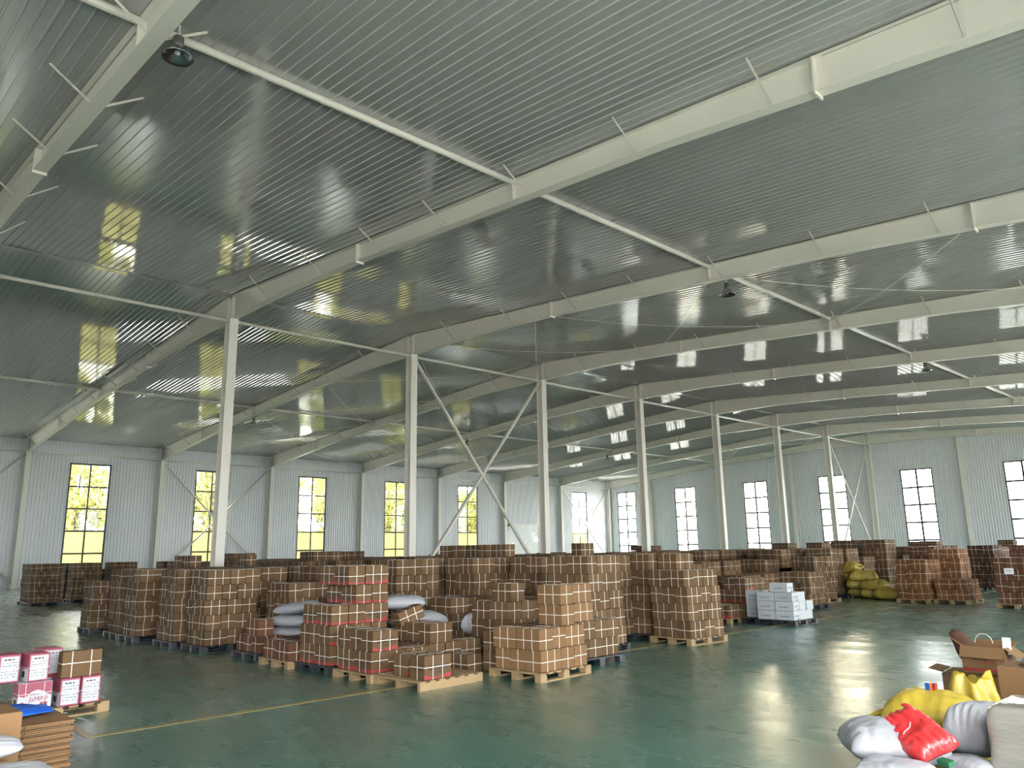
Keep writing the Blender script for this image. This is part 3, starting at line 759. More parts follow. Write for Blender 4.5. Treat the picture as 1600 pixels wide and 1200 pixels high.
MATK = {'carton': 'carton', 'print': 'carton', 'carton_red': 'carton_red', 'carton_plain': 'carton_plain', 'white': 'white_carton', 'carton_amber': 'carton_amber', 'carton_dark': 'carton_dark'}
LOOK = {'carton': 'brown carton', 'print': 'red-banded carton', 'carton_red': 'reddish carton', 'carton_plain': 'pale carton', 'white': 'white box', 'carton_amber': 'amber carton', 'carton_dark': 'dark carton'}
LAY = ['bottom', 'second', 'third', 'fourth', 'fifth', 'sixth', 'seventh']
rows = {}
for c in near:
    d = STK.get(c.stack); key = (d or 'of the big carton block', c.layer); rows.setdefault(key, []).append(c)
labels = {}
for (d, l), cs in rows.items():
    cs.sort(key=lambda c: (round(c.sx), -project(c.c)[2]))
    for i, c in enumerate(cs):
        pos = 'alone' if len(cs) == 1 else ('leftmost' if i == 0 else ('rightmost' if i == len(cs)-1 else ordn(i)))
        labels[id(c)] = '%s %s, %s in %s layer' % (LOOK[c.kind], d, pos, LAY[l])
GRP = 'cardboard cartons in the stacks'
far_mb = MB()
def far_add(c, mb):
    mt = c.matrix(); l, w_, h = (v/2 for v in c.size)
    mi = {'carton': 0, 'print': 0, 'carton_plain': 0, 'carton_amber': 3, 'carton_red': 2, 'carton_dark': 4, 'white': 5}[c.kind]
    n = len(mb.v); mb.v += [tuple(mt @ Vector((x, y, z))) for z in (-h, h) for y in (-w_, w_) for x in (-l, l)]
    for q in ((4, 5, 7, 6), (0, 1, 5, 4), (2, 6, 7, 3), (0, 4, 6, 2), (1, 3, 7, 5)): mb.f.append(tuple(n+i for i in q)); mb.m.append(mi)
    if c.kind == 'white': return
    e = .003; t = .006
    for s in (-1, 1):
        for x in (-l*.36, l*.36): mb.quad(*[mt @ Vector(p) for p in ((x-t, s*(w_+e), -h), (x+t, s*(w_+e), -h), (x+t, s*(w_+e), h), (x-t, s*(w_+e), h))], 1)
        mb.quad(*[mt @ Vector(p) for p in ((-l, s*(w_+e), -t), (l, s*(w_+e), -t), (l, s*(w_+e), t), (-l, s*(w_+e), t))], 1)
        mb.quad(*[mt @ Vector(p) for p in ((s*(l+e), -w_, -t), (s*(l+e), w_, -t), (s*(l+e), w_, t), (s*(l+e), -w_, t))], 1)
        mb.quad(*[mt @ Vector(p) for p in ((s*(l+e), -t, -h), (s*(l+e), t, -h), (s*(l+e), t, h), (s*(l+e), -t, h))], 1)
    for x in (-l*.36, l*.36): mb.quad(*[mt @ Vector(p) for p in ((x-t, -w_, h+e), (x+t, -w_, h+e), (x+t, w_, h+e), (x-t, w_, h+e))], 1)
for c in CARTONS:
    if id(c) not in near_set: far_add(c, far_mb); continue
    sz = tuple(round(v, 4) for v in c.size); mk = MATK[c.kind]; bk = (sz, mk)
    if bk not in body_cache: body_cache[bk] = carton_body(sz).mesh('cardboard_carton', M[mk])
    o = link('white_box' if c.kind == 'white' else 'cardboard_carton', body_cache[bk]); o.matrix_world = c.matrix()
    tag(o, labels[id(c)], 'box' if c.kind == 'white' else 'carton', 'white boxes on black pallets' if c.kind == 'white' else GRP)
    if c.kind == 'white':
        for nm, me in white_meshes(sz): link(nm, me, o)
        continue
    if sz not in strap_cache:
        l = sz[0]/2
        strap_cache[sz] = [[ring('x', -l*.36, sz).mesh('strap', M['strap']), ring('x', l*.36, sz).mesh('strap', M['strap']), ring('z', dz, sz, off=.0030).mesh('strap', M['strap']), ring('y', .0, sz, off=.0026).mesh('strap', M['strap'])] for dz in (.004, -.012, .02)]
    for me in strap_cache[sz][int(c.c.x*100) % 3]: link('strap', me, o)
    if c.kind == 'print':
        for nm, me in print_meshes(sz): link(nm, me, o)
    if c.stack in ('c4', 'w0') and c.layer >= 2:
        l, w_, h = (v/2 for v in sz); gq = MB(); gq.box(-l-.001, -l*.52, -w_-.001, w_+.001, -h+.004, h-.004); go = gq.build('green_panel', M['green_print'], o); go['label'] = 'dark green printed end'
M['carton_red_far'] = mat('cardboard_far_reddish', (.12, .053, .032), .75, vary=.2, island=True)
M['carton_amber_far'] = mat('cardboard_far_amber', (.16, .072, .03), .75, vary=.15, island=True)
M['carton_dark_far'] = mat('cardboard_far_dark', (.07, .036, .024), .75, vary=.2, island=True)
tag(far_mb.build('cardboard_cartons', [M['carton_far'], M['strap_far'], M['carton_red_far'], M['carton_amber_far'], M['carton_dark_far'], M['white_carton']]),
    'strapped brown cartons filling the rest of the hall behind the front rows', 'cartons', kind='stuff')
fp = MB()
for x, y, rz, kd in FARPAL:
    T = Matrix.Translation((x, y, 0)) @ Matrix.Rotation(rz, 4, 'Z'); mi = 0 if kd == 'black' else 1
    fp.box(-PW, 0, 0, PD, PH-.02, PH, mi, T)
    for px in (-PW, -PW/2-.05, -.10):
        for py in (0, PD/2-.06, PD-.12): fp.box(px, px+.1, py, py+.12, 0, PH-.02, mi, T)
tag(fp.build('pallets', [M['black_plastic'], M['wood']]), 'pallets under the cartons deeper in the hall', 'pallets', kind='stuff')


# ------------------------------------------------------------ trees outside
from mathutils import noise as mnoise
def tree(x, y, h, rad, label, seed, n=6500):
    r = random.Random(seed); root = empty('tree', (x, y, -.25)); tag(root, label, 'tree', 'trees outside the left wall')
    mb = MB(); mb.tube([(0, 0, 0), (.1, .05, h*.35), (-.05, .1, h*.75)], [.2, .15, .05], 8)
    for i in range(7):
        a = r.uniform(0, 6.28); z = h*r.uniform(.25, .6); mb.tube([(0, 0, z), (math.cos(a)*rad*.7, math.sin(a)*rad*.7, z+h*.2)], [.07, .02], 5)
    mb.build('trunk', M['trunk'], root)
    mb = MB()
    cl = []
    for i in range(62):
        a = r.uniform(0, 6.283); q = rad*.78*math.sqrt(r.random()); cl.append((q*math.cos(a), q*math.sin(a), h*r.uniform(.10, .92), r.uniform(.5, .95)))
    for i in range(n):
        cx, cyy, cz, cr_ = r.choice(cl); d = Vector((r.gauss(0, 1), r.gauss(0, 1), r.gauss(0, 1))).normalized()*cr_*r.uniform(.4, 1.05)
        p = Vector((cx, cyy, cz))+d; sz = r.uniform(.11, .21)
        a = Vector((r.gauss(0, 1), r.gauss(0, 1), r.gauss(0, 1))).normalized(); b = a.cross(Vector((r.gauss(0, 1), r.gauss(0, 1), r.gauss(0, 1)))).normalized()
        mb.quad(p-a*sz, p+b*sz*.6, p+a*sz, p-b*sz*.6)
    tag(mb.build('foliage', M['leaves'], root), kind='stuff')
TL = ['left half of the nearest full window', 'right half of the nearest full window']
for i in range(21):
    y = -2+i*2.75
    tree(-35.3-(i % 2)*4.6, y, 10.2+(i*37 % 5)*.5-(i > 13)*1.4, 2.45, 'yellow-green leafy tree outside the left wall, %s from the near end' % ordn(i), 40+i)

# ------------------------------------------------------------ sacks
def pillow(L, Wd, H, seed, ears=0, wr=1.0, flat=.35, nu=36, nv=24):
    r = random.Random(seed); ph = [r.uniform(0, 6.28) for _ in range(8)]; mb = MB(); off = Vector((seed*3.1, seed*1.7, 0))
    def outline(u, v):
        x = L/2*u*(1-.05*v*v); y = Wd/2*v*(1-.13*abs(u)**3)
        x += .012*math.sin(3*v+ph[0]); y += .015*math.sin(3*u+ph[1]); return x, y
    idx = {}
    for side in (1, -1):
        for i in range(nu+1):
            for j in range(nv+1):
                u, v = 2*i/nu-1, 2*j/nv-1
                edge = i in (0, nu) or j in (0, nv)
                if side < 0 and edge: idx[(side, i, j)] = idx[(1, i, j)]; continue
                x, y = outline(u, v)
                t = max(0, (1-abs(u)**3.2)*(1-abs(v)**3.0))**.48
                nn = mnoise.noise(Vector((x*5, y*5, side))+off)*.16+mnoise.noise(Vector((x*13, y*13, side))+off)*.06
                crease = (abs(u)**3)*math.sin(v*19+ph[2]+2*u)*.12+(abs(v)**4)*math.sin(u*23+ph[3])*.08
                z = t*H/2*(1+(nn+crease)*wr) if side > 0 else -t*H/2*flat*2*(1+nn*.3)
                idx[(side, i, j)] = len(mb.v); mb.v.append((x, y, z))
    for side in (1, -1):
        for i in range(nu):
            for j in range(nv):
                q = [idx[(side, a, b)] for a, b in ((i, j), (i+1, j), (i+1, j+1), (i, j+1))]
                mb.f.append(tuple(q if side > 0 else q[::-1])); mb.m.append(0)
    if ears:
        # gathered mouth of the sack: a pinched neck that fans out
        for k in range(11):
            a = (k/10-.5)*1.5; a2 = ((k+.9)/10-.5)*1.5; l1 = ears*(.75+.5*abs(math.sin(k*2.1)))
            b0 = Vector((L/2*.97, .012*(k-5), 0)); b1 = Vector((L/2*.97, .012*(k-4.1), .01))
            z = .03*math.sin(k*1.9)
            mb.quad(b0, b1, b1+Vector((l1*math.cos(a2), l1*math.sin(a2), z)), b0+Vector((l1*math.cos(a), l1*math.sin(a), -z)))
    return mb
def sack(name, c, dims, rz, material, label, group=None, seed=1, ears=0, tilt=(0, 0), wr=1.0, cat='sack', flat=.35):
    mb = pillow(*dims, seed, 0, wr, flat); o = mb.build(name, M[material], smooth=True)
    o.location = c; o.rotation_euler = (R(tilt[0]), R(tilt[1]), R(rz)); tag(o, label, cat, group)
    if ears:
        e = MB(); L = dims[0]; n = 16; r = random.Random(seed)
        ring_ = []
        for k in range(n):
            a = (k/(n-1)-.5)*1.7; l1 = ears*(.8+.35*math.sin(k*2.3+seed)); ring_.append((Vector((L/2*.93, .035*math.sin(a*1.2), .012*math.sin(k*1.3))), Vector((L/2*.93+l1*math.cos(a), l1*math.sin(a)*.9, .035*math.sin(k*1.7)))))
        for p, q in zip(ring_[:-1], ring_[1:]): e.quad(p[0], q[0], q[1], p[1])
        e.build('gathered_mouth', M[material], o, smooth=True)
        t = MB(); t.tube([(L/2*.95, .04*math.cos(a), .03*math.sin(a)) for a in [i*6.2832/10 for i in range(11)]], .006, 5); t.build('tie_string', M['paper'], o, True)
    return o
# white sacks inside the block
G = 'white sacks between the carton stacks'
sack('sack', (12.40, -3.98, .22), (.80, .56, .20), 15, 'white_bag', 'white sack at the bottom of the heap beside the tower', G, 1)
sack('sack', (12.38, -3.98, .385), (.80, .56, .19), 8, 'white_bag', 'white sack in the second tier of the heap beside the tower', G, 2)
sack('sack', (12.42, -4.0, .555), (.80, .56, .22), 22, 'white_bag', 'grey-white sack with a tied end, third tier of the heap', G, 3, ears=.09)
sack('sack', (12.50, -3.95, .755), (.80, .54, .22), 12, 'white_bag', 'topmost white sack of the heap left of the stepped tower', G, 4, tilt=(0, -6))
pallet(14.55, -3.35, 0, 'black', 'black pallet under the white sacks right of the tower')
sack('sack', (14.1, -2.85, .30), (.90, .60, .34), 80, 'white_bag', 'lower white sack right of the stepped tower', G, 5)
sack('sack', (14.15, -2.75, .56), (.90, .58, .30), 85, 'white_bag', 'middle white sack right of the stepped tower', G, 6, ears=.08)
sack('sack', (14.0, -3.0, .84), (.80, .52, .26), 60, 'white_bag', 'upper white sack showing beside the stepped tower', G, 7)
sack('sack', (15.0, -2.25, .50), (.45, .30, .40), 95, 'white_bag', 'small crumpled white bag between two brown stacks', G, 8, ears=.08, wr=1.8, cat='bag')
# olive-yellow sacks on the right
G = 'yellow sacks heaped between two pallets'
PL = ['bottom tier, %s from the left', 'second tier, %s from the left', 'third tier, %s from the left', 'fourth tier, %s from the left']
k_ = 0
for tier, xs_ in enumerate(([(13.35, 15.55), (13.95, 15.0), (14.5, 14.55), (15.05, 14.15)], [(13.4, 15.3), (13.95, 14.85), (14.6, 14.4)], [(13.45, 15.2), (14.1, 14.75)], [(13.5, 15.1)])):
    for i, (x, y) in enumerate(xs_):
        k_ += 1
        sack('yellow_sack', (x, y, .15+tier*.235), (.86, .62, .40), -20+k_*13 % 40, 'olive_bag', 'olive-yellow sack of the heap, '+PL[tier] % ORD[i], G, 20+k_, wr=2.3, ears=.12 if tier == 3 or (tier == 0 and i == 3) else 0, tilt=(0, -12 if tier == 3 else 0))

# ------------------------------------------------------------ small goods
def card(name, x0, x1, y0, y1, z0, z1, rot=0, m_='carton_plain', parent=None):
    c = Vector(((x0+x1)/2, (y0+y1)/2, z0)); size = (x1-x0, y1-y0, z1-z0); mb = carton_body(size)
    o = mb.build(name, M[m_], parent); o.location = c+Vector((0, 0, size[2]/2)); o.rotation_euler = (0, 0, R(rot)); return o, size
# flattened cartons in a pile, bottom left
zz = .0; r = random.Random(5)
for i in range(42):
    t = .0125; dx = r.uniform(-.006, .006)+(.03 if i in (12, 13, 14) else 0); mb = MB()
    mb.box(-.68, 0, -1.0, -.30, 0, t*.42); mb.box(-.68, 0, -1.0, -.30, t*.46, t*.86)
    mb.box(-.68, .004, -.298, 0, -.0, t*.86)
    o = mb.build('flattened_carton', M['carton_plain' if i % 3 else 'carton']); o.location = (18.30+dx, -8.86+r.uniform(-.012, .012), zz); o.rotation_euler = (0, 0, R(r.uniform(-.3, .3)))
    tag(o, 'flat folded brown carton, %s from the top of the bottom left pile' % ordn(41-i), 'carton', 'flattened cartons piled at the bottom left'); zz += t+.0006
# blue sheet
mb = MB(); nu, nv = 26, 14; r = random.Random(2)
for i in range(nu+1):
    for j in range(nv+1):
        u, v = i/nu, j/nv; y = -9.95+u*1.04; x = 17.72+v*(.52-.22*u)
        z = zz+.012+.030*abs(math.sin(v*7+u*3))+.045*max(0, mnoise.noise(Vector((u*4, v*5, 2))))+.05*(1-u)
        mb.v.append((x, y, z))
for i in range(nu):
    for j in range(nv): a = i*(nv+1)+j; mb.f.append((a, a+nv+1, a+nv+2, a+1)); mb.m.append(0)
o = mb.build('plastic_sheet', M['blue'], smooth=True); tag(o, 'crumpled blue plastic sheet lying on the flattened cartons', 'sheet')
so = o.modifiers.new('t', 'SOLIDIFY'); so.thickness = .006
# upright box in front of it, with two printed lines
o, sz_ = card('cardboard_carton', 18.52, 18.90, -9.72, -9.31, 0, .742); tag(o, 'plain pale box with two printed lines, at the left edge', 'carton')
g = MB(); rr = random.Random(4)
for z, s_ in ((-.02, .018), (-.05, .022)):
    q = glyphs(rr, 7, s_); n0 = len(g.v)
    for (x, y, zq) in q.v: g.v.append((sz_[0]/2+.0012, x-.02+.02, zq+z+.12))
    for f in q.f: g.f.append(tuple(n0+i for i in f)); g.m.append(0)
lt = g.build('printed_lettering', M['carton_dark'], o)
G = 'white sacks in the bottom left corner'
sack('sack', (19.55, -9.95, .17), (1.0, .62, .36), 90, 'white_bag', 'white sack at the bottom of the corner heap, bottom left', G, 31)
sack('sack', (19.55, -9.95, .42), (1.0, .62, .26), 88, 'white_bag', 'white sack in the middle of the corner heap, bottom left', G, 32)
sack('sack', (19.62, -9.75, .545), (.90, .42, .12), 84, 'white_bag', 'white sack cut by the lower frame edge, bottom left', G, 33)
sack('sack', (19.30, -9.80, .64), (.80, .34, .14), 84, 'white_bag', 'rumpled white sack in front of the pale printed box', G, 34, wr=1.6)

# pink and white printed boxes on a pallet, left
pallet(15.06, -8.62, 4, 'wood', 'light wooden pallet under the pink and white boxes')
PKG = 'pink and white printed boxes'
def face_quads(mb, pts, x): mb.v += [(x, p[0], p[1]) for p in pts]; n = len(mb.v)-len(pts); mb.f.append(tuple(range(n, n+len(pts)))); mb.m.append(0)
def oval(cx_, cz_, a, b, n=18): return [(cx_+a*math.cos(2*math.pi*k/n), cz_+b*math.sin(2*math.pi*k/n)) for k in range(n)]
def side_print(o, hx, hy, hz, s):
    """pink top and dark print on the side face (normal y*s)"""
    mb = MB(); mb.box(-hx+.004, hx-.004, s*hy, s*(hy+.0012), 0, hz-.004); mb.build('pink_panel', M['pink'], o)
    mb = MB(); mb.box(-hx*.35, hx*.4, s*hy, s*(hy+.0018), -hz*.55, -hz*.15); mb.build('printed_badge', M['ink'], o)
def pink_long(x, y, z, rz, label):
    hx, hy, hz = .095, .155, .14
    o = carton_body((2*hx, 2*hy, 2*hz)).build('printed_box', M['white_print']); o.location = (x-hx, y, z+hz); o.rotation_euler = (0, 0, R(rz)); tag(o, label, 'box', PKG)
    e = hx+.001; mb = MB()
    face_quads(mb, [(-hy+.003, .02), (-hy+.06, .0), (-hy+.09, .02), (-hy+.12, .05), (.02, .066), (hy-.09, .05), (hy-.05, .02), (hy-.003, .0), (hy-.003, hz-.003), (-hy+.003, hz-.003)], e); mb.build('pink_panel', M['pink'], o)
    cu = bpy.data.curves.new('brand_lettering', 'FONT'); cu.body = 'JaMINI'; cu.size = .062; cu.extrude = .0004; cu.materials.append(M['pink']); cu.align_x = 'CENTER'; cu.shear = .15
    tm = bpy.data.objects.new('tmp', cu); COL.objects.link(tm); bpy.context.view_layer.update(); me_ = bpy.data.meshes.new_from_object(tm.evaluated_get(bpy.context.evaluated_depsgraph_get())); bpy.data.objects.remove(tm); t = link('lettering', me_, o); t.location = (e+.001, .03, -.045); t.rotation_euler = (R(90), 0, R(90))
    mb = MB(); q = glyphs(random.Random(6), 5, .014)
    for (a, b, c) in q.v: mb.v.append((e+.0006, a-.05, c+.018))
    mb.f = q.f; mb.m = q.m; mb.build('small_lettering', M['ink'], o)
    mb = MB(); face_quads(mb, oval(.085, -.075, .036, .019), e+.0003); mb.build('red_oval', M['red'], o)
    for i in range(3): mb = MB(); face_quads(mb, oval(-.115, -.055-.028*i, .018, .010, 12), e+.0003); mb.build('red_badge', M['red'], o)
    side_print(o, hx, hy, hz, -1)
    for zq in (.03,): link('strap', ring('z', zq, (2*hx, 2*hy, 2*hz), .006).mesh('strap', M['strap']), o)
    for yq in (-.09, .08): link('strap', ring('y', yq, (2*hx, 2*hy, 2*hz), .006, .003).mesh('strap', M['strap']), o)
    return o
def pink_end(x, y, z, rz, label, tilt=0):
    hx, hy, hz = .155, .095, .14
    o = carton_body((2*hx, 2*hy, 2*hz)).build('printed_box', M['pink']); o.location = (x-hx, y, z+hz); o.rotation_euler = (0, R(tilt), R(rz)); tag(o, label, 'box', PKG)
    e = hx+.001; mb = MB(); face_quads(mb, [(-hy+.014, -hz+.018), (hy-.012, -hz+.018), (hy-.012, hz-.02), (-hy+.014, hz-.02)], e); mb.build('spec_label', M['white_print'], o)
    mb = MB(); rr = random.Random(8)
    for row in range(7):
        zq = hz-.055-row*.028; n = 0; y0 = -hy+.025
        while y0 < hy-.03:
            wq = rr.uniform(.008, .03); hq = .012 if row == 0 else .004
            if rr.random() < .75: face_quads(mb, [(y0, zq), (y0+wq, zq), (y0+wq, zq+hq), (y0, zq+hq)], e+.0006)
            y0 += wq+rr.uniform(.004, .016)
    mb.build('small_lettering', M['ink'], o)
    mb = MB(); mb.box(-hx+.004, hx-.004, -hy-.0012, -hy, -hz+.004, -.01); mb.build('white_panel', M['white_print'], o)
    mb = MB(); mb.box(-.03, .05, -hy-.0022, -hy-.0012, -hz*.7, -hz*.3); mb.build('printed_badge', M['ink'], o)
    link('strap', ring('z', .0, (2*hx, 2*hy, 2*hz), .006, .003).mesh('strap', M['strap']), o)
    return o
zp = PH+.001
pink_long(15.02, -8.325, zp, 2, 'pink and white box with large printed name, front of the pallet')
pink_long(14.80, -8.80, zp, 0, 'pink and white box at the left edge, lower layer')
pink_end(15.01, -8.00, zp, 2, 'pink box showing white spec label, lower layer middle')
pink_end(14.985, -7.79, zp, 2, 'pink box showing white spec label, lower layer right end')
pink_end(15.0, -8.32, zp+.283, 4, 'pink box with white spec label standing on the named box')
pink_end(14.9, -8.56, zp+.283, 2, 'pink box on top layer, leftmost, label turned away')
pink_end(14.62, -8.10, zp, 4, 'pink box in the lower layer hidden behind')
pink_end(14.62, -8.10, zp+.283, 4, 'pink box behind the brown flat carton, upper layer')
o, sz_ = card('cardboard_carton', 14.84, 14.98, -8.09, -7.70, zp+.283, zp+.55, 2, 'carton'); tag(o, 'brown strapped carton lying on the pink boxes', 'carton')
for yq in (-.10, .09): link('strap', ring('y', yq, sz_, .010).mesh('strap', M['strap']), o)
link('strap', ring('z', .01, sz_, .010, .003).mesh('strap', M['strap']), o)

# right foreground
o, sz_ = card('cardboard_carton', 21.42, 22.02, -1.28, -.80, 0, .30, 6, 'carton'); tag(o, 'large opened brown box under the box with the red stripe', 'carton')
for i, (p, q, mm) in enumerate((((-.30, -.24, .15), (-.25, -.36, .19), 'f'), ((.3, -.24, .15), (.34, -.3, .12), 'f'))): pass
mb = MB(); mb.box(-.31, .28, -.36, -.235, .147, .153, 0, Matrix.Rotation(R(-8), 4, 'X')); mb.build('flap', M['carton'], o)
mb = MB(); mb.box(-.14, 0, -.2, .2, -.003, .003, 0, Matrix.Translation((-.30, 0, .152)) @ Matrix.Rotation(R(12), 4, 'Y')); mb.build('flap', M['carton'], o)
mb = MB(); mb.box(-.12, .10, -.2412, -.2405, -.12, .11); mb.build('white_label', M['paper'], o)
# box with red stripe
root = empty('open_carton', (21.83, -1.02, .302), R(-6)); tag(root, 'open brown box with red stripe and folded-out flaps, on the right', 'carton')
L, D, H, t = .42, .28, .27, .005; mc = M['carton_plain']
for bx in ((-L/2, L/2, -D/2, -D/2+t, 0, H), (-L/2, L/2, D/2-t, D/2, 0, H), (-L/2, -L/2+t, -D/2+t, D/2-t, 0, H), (L/2-t, L/2, -D/2+t, D/2-t, 0, H)): q = MB(); q.box(*bx); q.build('side_panel', mc, root)
q = MB(); q.box(-L/2+t, L/2-t, -D/2+t, D/2-t, 0, t); q.build('bottom_panel', mc, root)
def flap(T, w_, l_): q = MB(); q.box(-w_/2, w_/2, 0, l_, -.0025, .0025, 0, T); q.build('flap', mc, root)
flap(Matrix.Translation((0, -D/2, H)) @ Matrix.Rotation(R(180), 4, 'Z') @ Matrix.Rotation(R(-62), 4, 'X'), L, .125)
flap(Matrix.Translation((0, D/2, H)) @ Matrix.Rotation(R(12), 4, 'X'), L, .15)
flap(Matrix.Translation((L/2, 0, H)) @ Matrix.Rotation(R(-90), 4, 'Z') @ Matrix.Rotation(R(-38), 4, 'X'), D-.03, .15)
flap(Matrix.Translation((-L/2, 0, H)) @ Matrix.Rotation(R(90), 4, 'Z') @ Matrix.Rotation(R(35), 4, 'X'), D-.03, .15)
q = MB(); q.box(-L/2, L/2, -D/2-.0012, -D/2, .02, .05); q.build('red_stripe', M['red'], root)
q = MB(); q.box(L/2, L/2+.0012, -D/2, D/2, .02, .05); q.build('red_stripe', M['red'], root)
q = MB(); q.box(.0, .045, -D/2-.0016, -D/2, .105, .125); q.build('red_emblem', M['red'], root)
g = glyphs(random.Random(3), 4, .015); q = MB(); q.v = [(a+.055, -D/2-.0014, c+.107) for a, b, c in g.v]; q.f, q.m = g.f, g.m; q.build('small_lettering', M['red'], root)
q = MB(); g = glyphs(random.Random(12), 4, .03); q.v = [(a-.11, -D/2-.0014, c+.135) for a, b, c in g.v]; q.f, q.m = g.f, g.m; q.build('printed_lettering', M['ink'], root)
mb = MB(); mb.tube([(.085*math.cos(a)-.03, .02, .27+.095*math.sin(a)) for a in [i*math.pi/14 for i in range(15)]], .004, 6); o = mb.build('paper_bag_handle', M['strap'], smooth=True); o.location = (21.83, -1.02, .325); tag(o, 'thin white loop handle rising from the open box', 'handle strap')
mb = MB(); mb.box(-.04, .04, -.004, .004, -.10, .07); o = mb.build('paper_slip', M['paper']); o.location = (22.03, -1.06, .60); o.rotation_euler = (R(-8), 0, R(-6)); tag(o, 'white paper slip sticking out of the open box', 'paper')
mb = pillow(.30, .20, .16, 77, 0, 2.5, nu=20, nv=14); o = mb.build('crumpled_paper', M['carton_dark'], smooth=True); o.location = (21.57, -1.0, .57); o.rotation_euler = (R(10), R(70), 0); tag(o, 'crumpled dark brown paper at left end of the open box', 'paper')
# plain box at the right edge
o, sz_ = card('cardboard_carton', 22.24, 22.90, -2.25, -1.75, 0, .535, 0, 'carton_plain'); tag(o, 'large plain brown box cut by the right frame edge', 'carton')
mb = MB(); mb.box(-.33, .33, -.2512, -.2502, -.03, -.005); mb.build('tape', M['carton'], o)
o = sack('crumpled_bag', (22.62, -2.0, .565), (.46, .34, .09), 12, 'white_bag', 'crumpled white film lying on the plain brown box', None, 61, wr=2.5, cat='plastic film')
mb = MB(); mb.box(-.16, .16, -.02, .02, 0, .035); o = mb.build('red_strip', M['red']); o.location = (22.45, -.75, .33); tag(o, 'red strip of packaging behind the plain box', 'packaging')
o, _ = card('cardboard_carton', 22.30, 22.75, -1.05, -.60, 0, .33, 3, 'carton'); tag(o, 'low brown box half hidden behind the plain box', 'carton')
# yellow sacks
sack('yellow_sack', (21.90, -3.02, .17), (.74, .60, .44), 8, 'yellow_bag', 'big yellow sack lying on its side, right foreground', 'yellow sacks in the right foreground', 51, wr=.9)
e = MB(); e.v = [(21.62, -3.25, .20), (21.44, -3.30, .155), (21.50, -3.20, .20), (21.60, -3.10, .24), (21.62, -3.05, .16)]; e.f = [(0, 1, 2), (0, 2, 3), (1, 4, 3, 2)]; e.m = [0]*3
lo = bpy.data.objects[-1] if False else None
ys = [o for o in bpy.data.objects if o.name.startswith('yellow_sack') and o.get('label', '').startswith('big yellow')][0]
bpy.context.view_layer.update(); iv = ys.matrix_world.inverted(); e.v = [tuple(iv @ Vector(v)) for v in e.v]; e.build('sack_ear', M['yellow_bag'], ys)
# flag-like striped packet on it
root = empty('striped_packet', (21.915, -3.0, .385), R(-12)); tag(root, 'small blue, orange and white striped packet on the yellow sack', 'packet')
for i, (a, b, mk) in enumerate(((-.045, -.005, 'blue'), (-.005, .018, 'orange'), (.018, .045, 'red'))):
    if mk == 'orange' and 'orange' not in M: M['orange'] = mat('orange_print', (.85, .16, .02), .5)
    q = MB(); q.box(a, b, -.02, .02, 0, .062); q.build('stripe', M[mk], root)
# standing yellow sack with open gathered mouth
def open_sack(c, rad, h, seed, material, label, rz=0):
    r = random.Random(seed); mb = MB(); n, mz = 44, 20
    for j in range(mz+1):
        t = j/mz
        for k in range(n):
            a = 2*math.pi*k/n; prof = 1.0-.10*(1-t)**3-.42*max(0, t-.35)**1.2/.65
            fold = 1+(.05+.20*t)*math.sin(a*6+seed+2*t)+.05*t*math.sin(a*13+seed)
            z = h*t*(1+(.07*max(0, t-.7)/.3)*math.sin(a*2+1.0)+.05*t*math.sin(a*5))
            mb.v.append((rad*prof*fold*math.cos(a)*1.15, rad*.8*prof*fold*math.sin(a), z))
    for j in range(mz):
        for k in range(n): k2 = (k+1) % n; mb.f.append((j*n+k, j*n+k2, (j+1)*n+k2, (j+1)*n+k)); mb.m.append(0)
    n0 = len(mb.v); mb.v.append((0, 0, h*.72))
    for k in range(n): mb.f.append((mz*n+k, mz*n+(k+1) % n, n0)); mb.m.append(0)
    mb.f.append(tuple(reversed(range(n)))); mb.m.append(0)
    o = mb.build('yellow_sack', M[material], smooth=True); o.location = c; o.rotation_euler = (0, 0, R(rz)); tag(o, label, 'sack', 'yellow sacks in the right foreground'); return o
open_sack((22.07, -2.42, 0), .195, .455, 3, 'yellow_bag', 'bright yellow sack standing open beside the plain brown box', 20)
# white sacks, red bag
G = 'white sacks in the right foreground'
sack('sack', (21.98, -4.12, .15), (.72, .62, .36), 35, 'white_bag', 'full white sack under the red plastic bag', G, 71, wr=1.2)
sack('sack', (22.18, -4.62, .08), (.50, .40, .17), 10, 'white_bag', 'small white sack at the lower frame edge below the red bag', G, 72, wr=1.4)
sack('sack', (22.42, -3.55, .20), (.50, .36, .46), 80, 'white_bag', 'white sack leaning on the film-wrapped block', G, 73, wr=1.2)
o = sack('plastic_bag', (22.20, -4.22, .26), (.52, .34, .22), -32, 'red_bag', 'shiny red plastic bag tied with string, on the white sack', None, 74, wr=2.6, cat='bag', tilt=(22, 14))
mb = MB(); pts = []; rad_ = []
for k in range(25):
    u = k/24; pts.append((-.25+.46*u, .085+.02*math.sin(u*8+.5), .085+.012*math.sin(u*11)-.02*u)); rad_.append(.006+.030*math.sin(math.pi*min(1, u*1.02))**.6*(.75+.25*math.sin(u*13)))
mb.tube(pts, rad_, 9)
mb.build('folded_rim', M['red_bag'], o, True)
mb = MB(); mb.tube([(.0, -.02, .12), (.02, -.05, .10), (.015, -.10, .085), (.02, -.13, .05)], .004, 5); mb.build('tie_string', M['strap'], o, True)
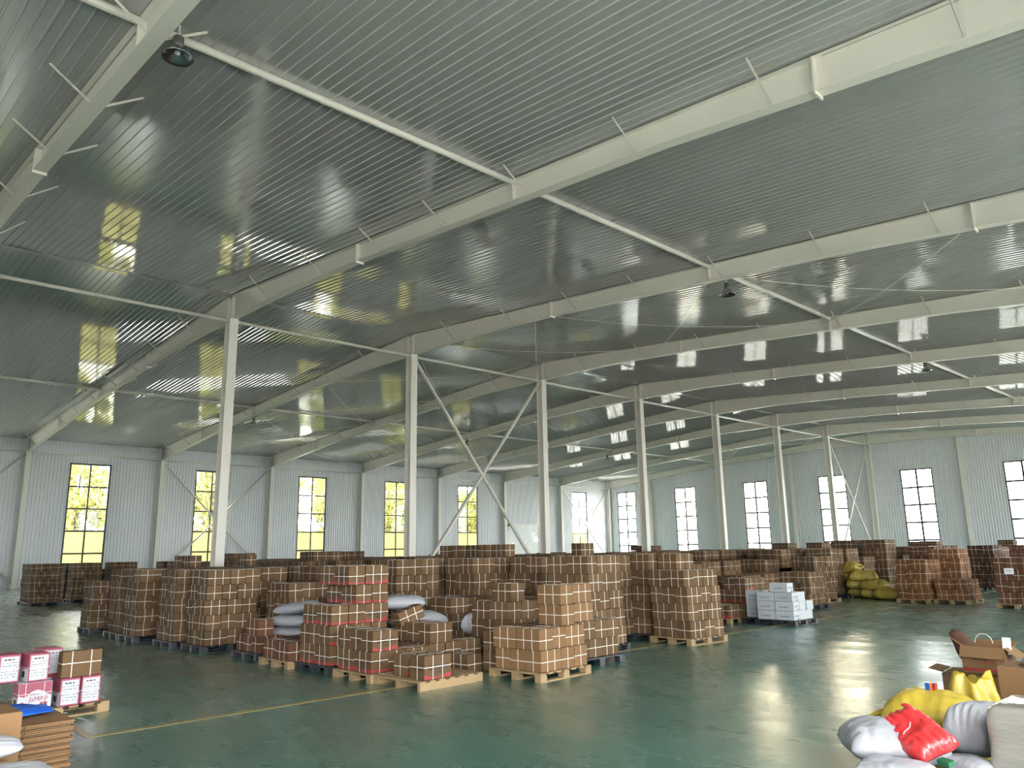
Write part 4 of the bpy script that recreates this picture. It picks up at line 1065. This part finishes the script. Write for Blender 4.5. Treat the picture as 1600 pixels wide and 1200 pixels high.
# printed packets
sack('printed_packet', (22.50, -4.12, .085), (.34, .26, .12), -10, 'white_bag', 'clear packet with green print beside the red bag', None, 75, wr=1.5, cat='packet')
mb = MB(); mb.box(-.05, .05, -.03, .03, 0, .03); o = mb.build('green_packet', M['green_print']); o.location = (22.42, -4.34, .12); o.rotation_euler = (R(12), 0, R(-25)); tag(o, 'small dark green packet below the red bag', 'packet')
M['wrap'] = mat('stretch_film', (.27, .25, .22), .2, coat=1, coat_rough=.12, bump=(5, .012, (1, 1, 3)), noise=(2.2, .22, (1, 1, 4)))
def wrapped(c, L, D, H):
    mb = MB(); N = 20
    lv = [(-.5, 0, .95), (-.5, .02, 1.0), (.0, .25, 1.0), (.0, .55, .985), (.0, .8, .99), (.0, .95, .97), (.0, 1.0, .90)]
    for _, t, s_ in lv:
        for k in range(4*N):
            e_, u = divmod(k, N); u = u/N*2-1; p = [(u, -1), (1, u), (-u, 1), (-1, -u)][e_]
            rr_ = 1-.05*(max(0, abs(p[0])+abs(p[1])-1.7)/.3)**2; w2 = 1+.010*math.sin(k*.9+t*9)+.008*math.sin(t*31+k*.3)
            mb.v.append((p[0]*L/2*s_*rr_*w2, p[1]*D/2*s_*rr_*w2, H*t))
    n = 4*N
    for j in range(len(lv)-1):
        for k in range(n): k2 = (k+1) % n; mb.f.append((j*n+k, j*n+k2, (j+1)*n+k2, (j+1)*n+k)); mb.m.append(0)
    mb.f.append(tuple((len(lv)-1)*n+k for k in range(n))); mb.m.append(0)
    o = mb.build('film_wrapped_block', M['wrap'], smooth=True); o.location = c; return o
o = wrapped((23.02, -3.78, 0), .78, .74, .50); tag(o, 'block of goods wrapped in shiny clear film, bottom right corner', 'wrapped goods')
mb = MB(); mb.box(-.15, .25, -.22, -.05, .5015, .503); mb.box(.02, .33, .02, .2, .5015, .503); 
q = MB(); q.box(-.16, .10, -.22, -.10, .5012, .5025); q.build('printed_patch', M['white_print'], o)
q = MB(); q.box(.12, .34, -.20, -.02, .5012, .5025); q.build('printed_patch', mat('pale_green_print', (.30, .48, .36), .5), o)
# tilted carton and labels inside the block
single_tilt = carton_body((CL, CW, .2)).build('cardboard_carton', M['carton']); single_tilt.location = (14.78, -3.42, .72); single_tilt.rotation_euler = (R(-4), R(-18), R(80)); tag(single_tilt, 'strapped carton leaning askew between the tower and white sacks', 'carton', GRP)
for a_, p_ in (('x', -.07), ('x', .07), ('z', .0)): link('strap', ring(a_, p_, (CL, CW, .2)).mesh('strap', M['strap']), single_tilt)

# paper slips taped to cartons
for (x, y, z, rz, lb) in ((12.72, -2.9, .75, 90, 'white paper label taped to a carton left of the white sacks'), (18.75, 12.33, .92, -4, 'white paper label taped to the reddish stack at the right edge')):
    mb = MB(); mb.box(-.11, .11, -.002, .002, -.075, .075); o = mb.build('paper_label', M['paper']); o.location = (x, y, z); o.rotation_euler = (0, 0, R(rz)); tag(o, lb, 'paper label')
    g = glyphs(random.Random(5), 5, .02); q = MB(); q.v = [(a-.07, -.0025, c) for a, b, c in g.v]; q.f, q.m = g.f, g.m; q.build('small_lettering', M['ink'], o)
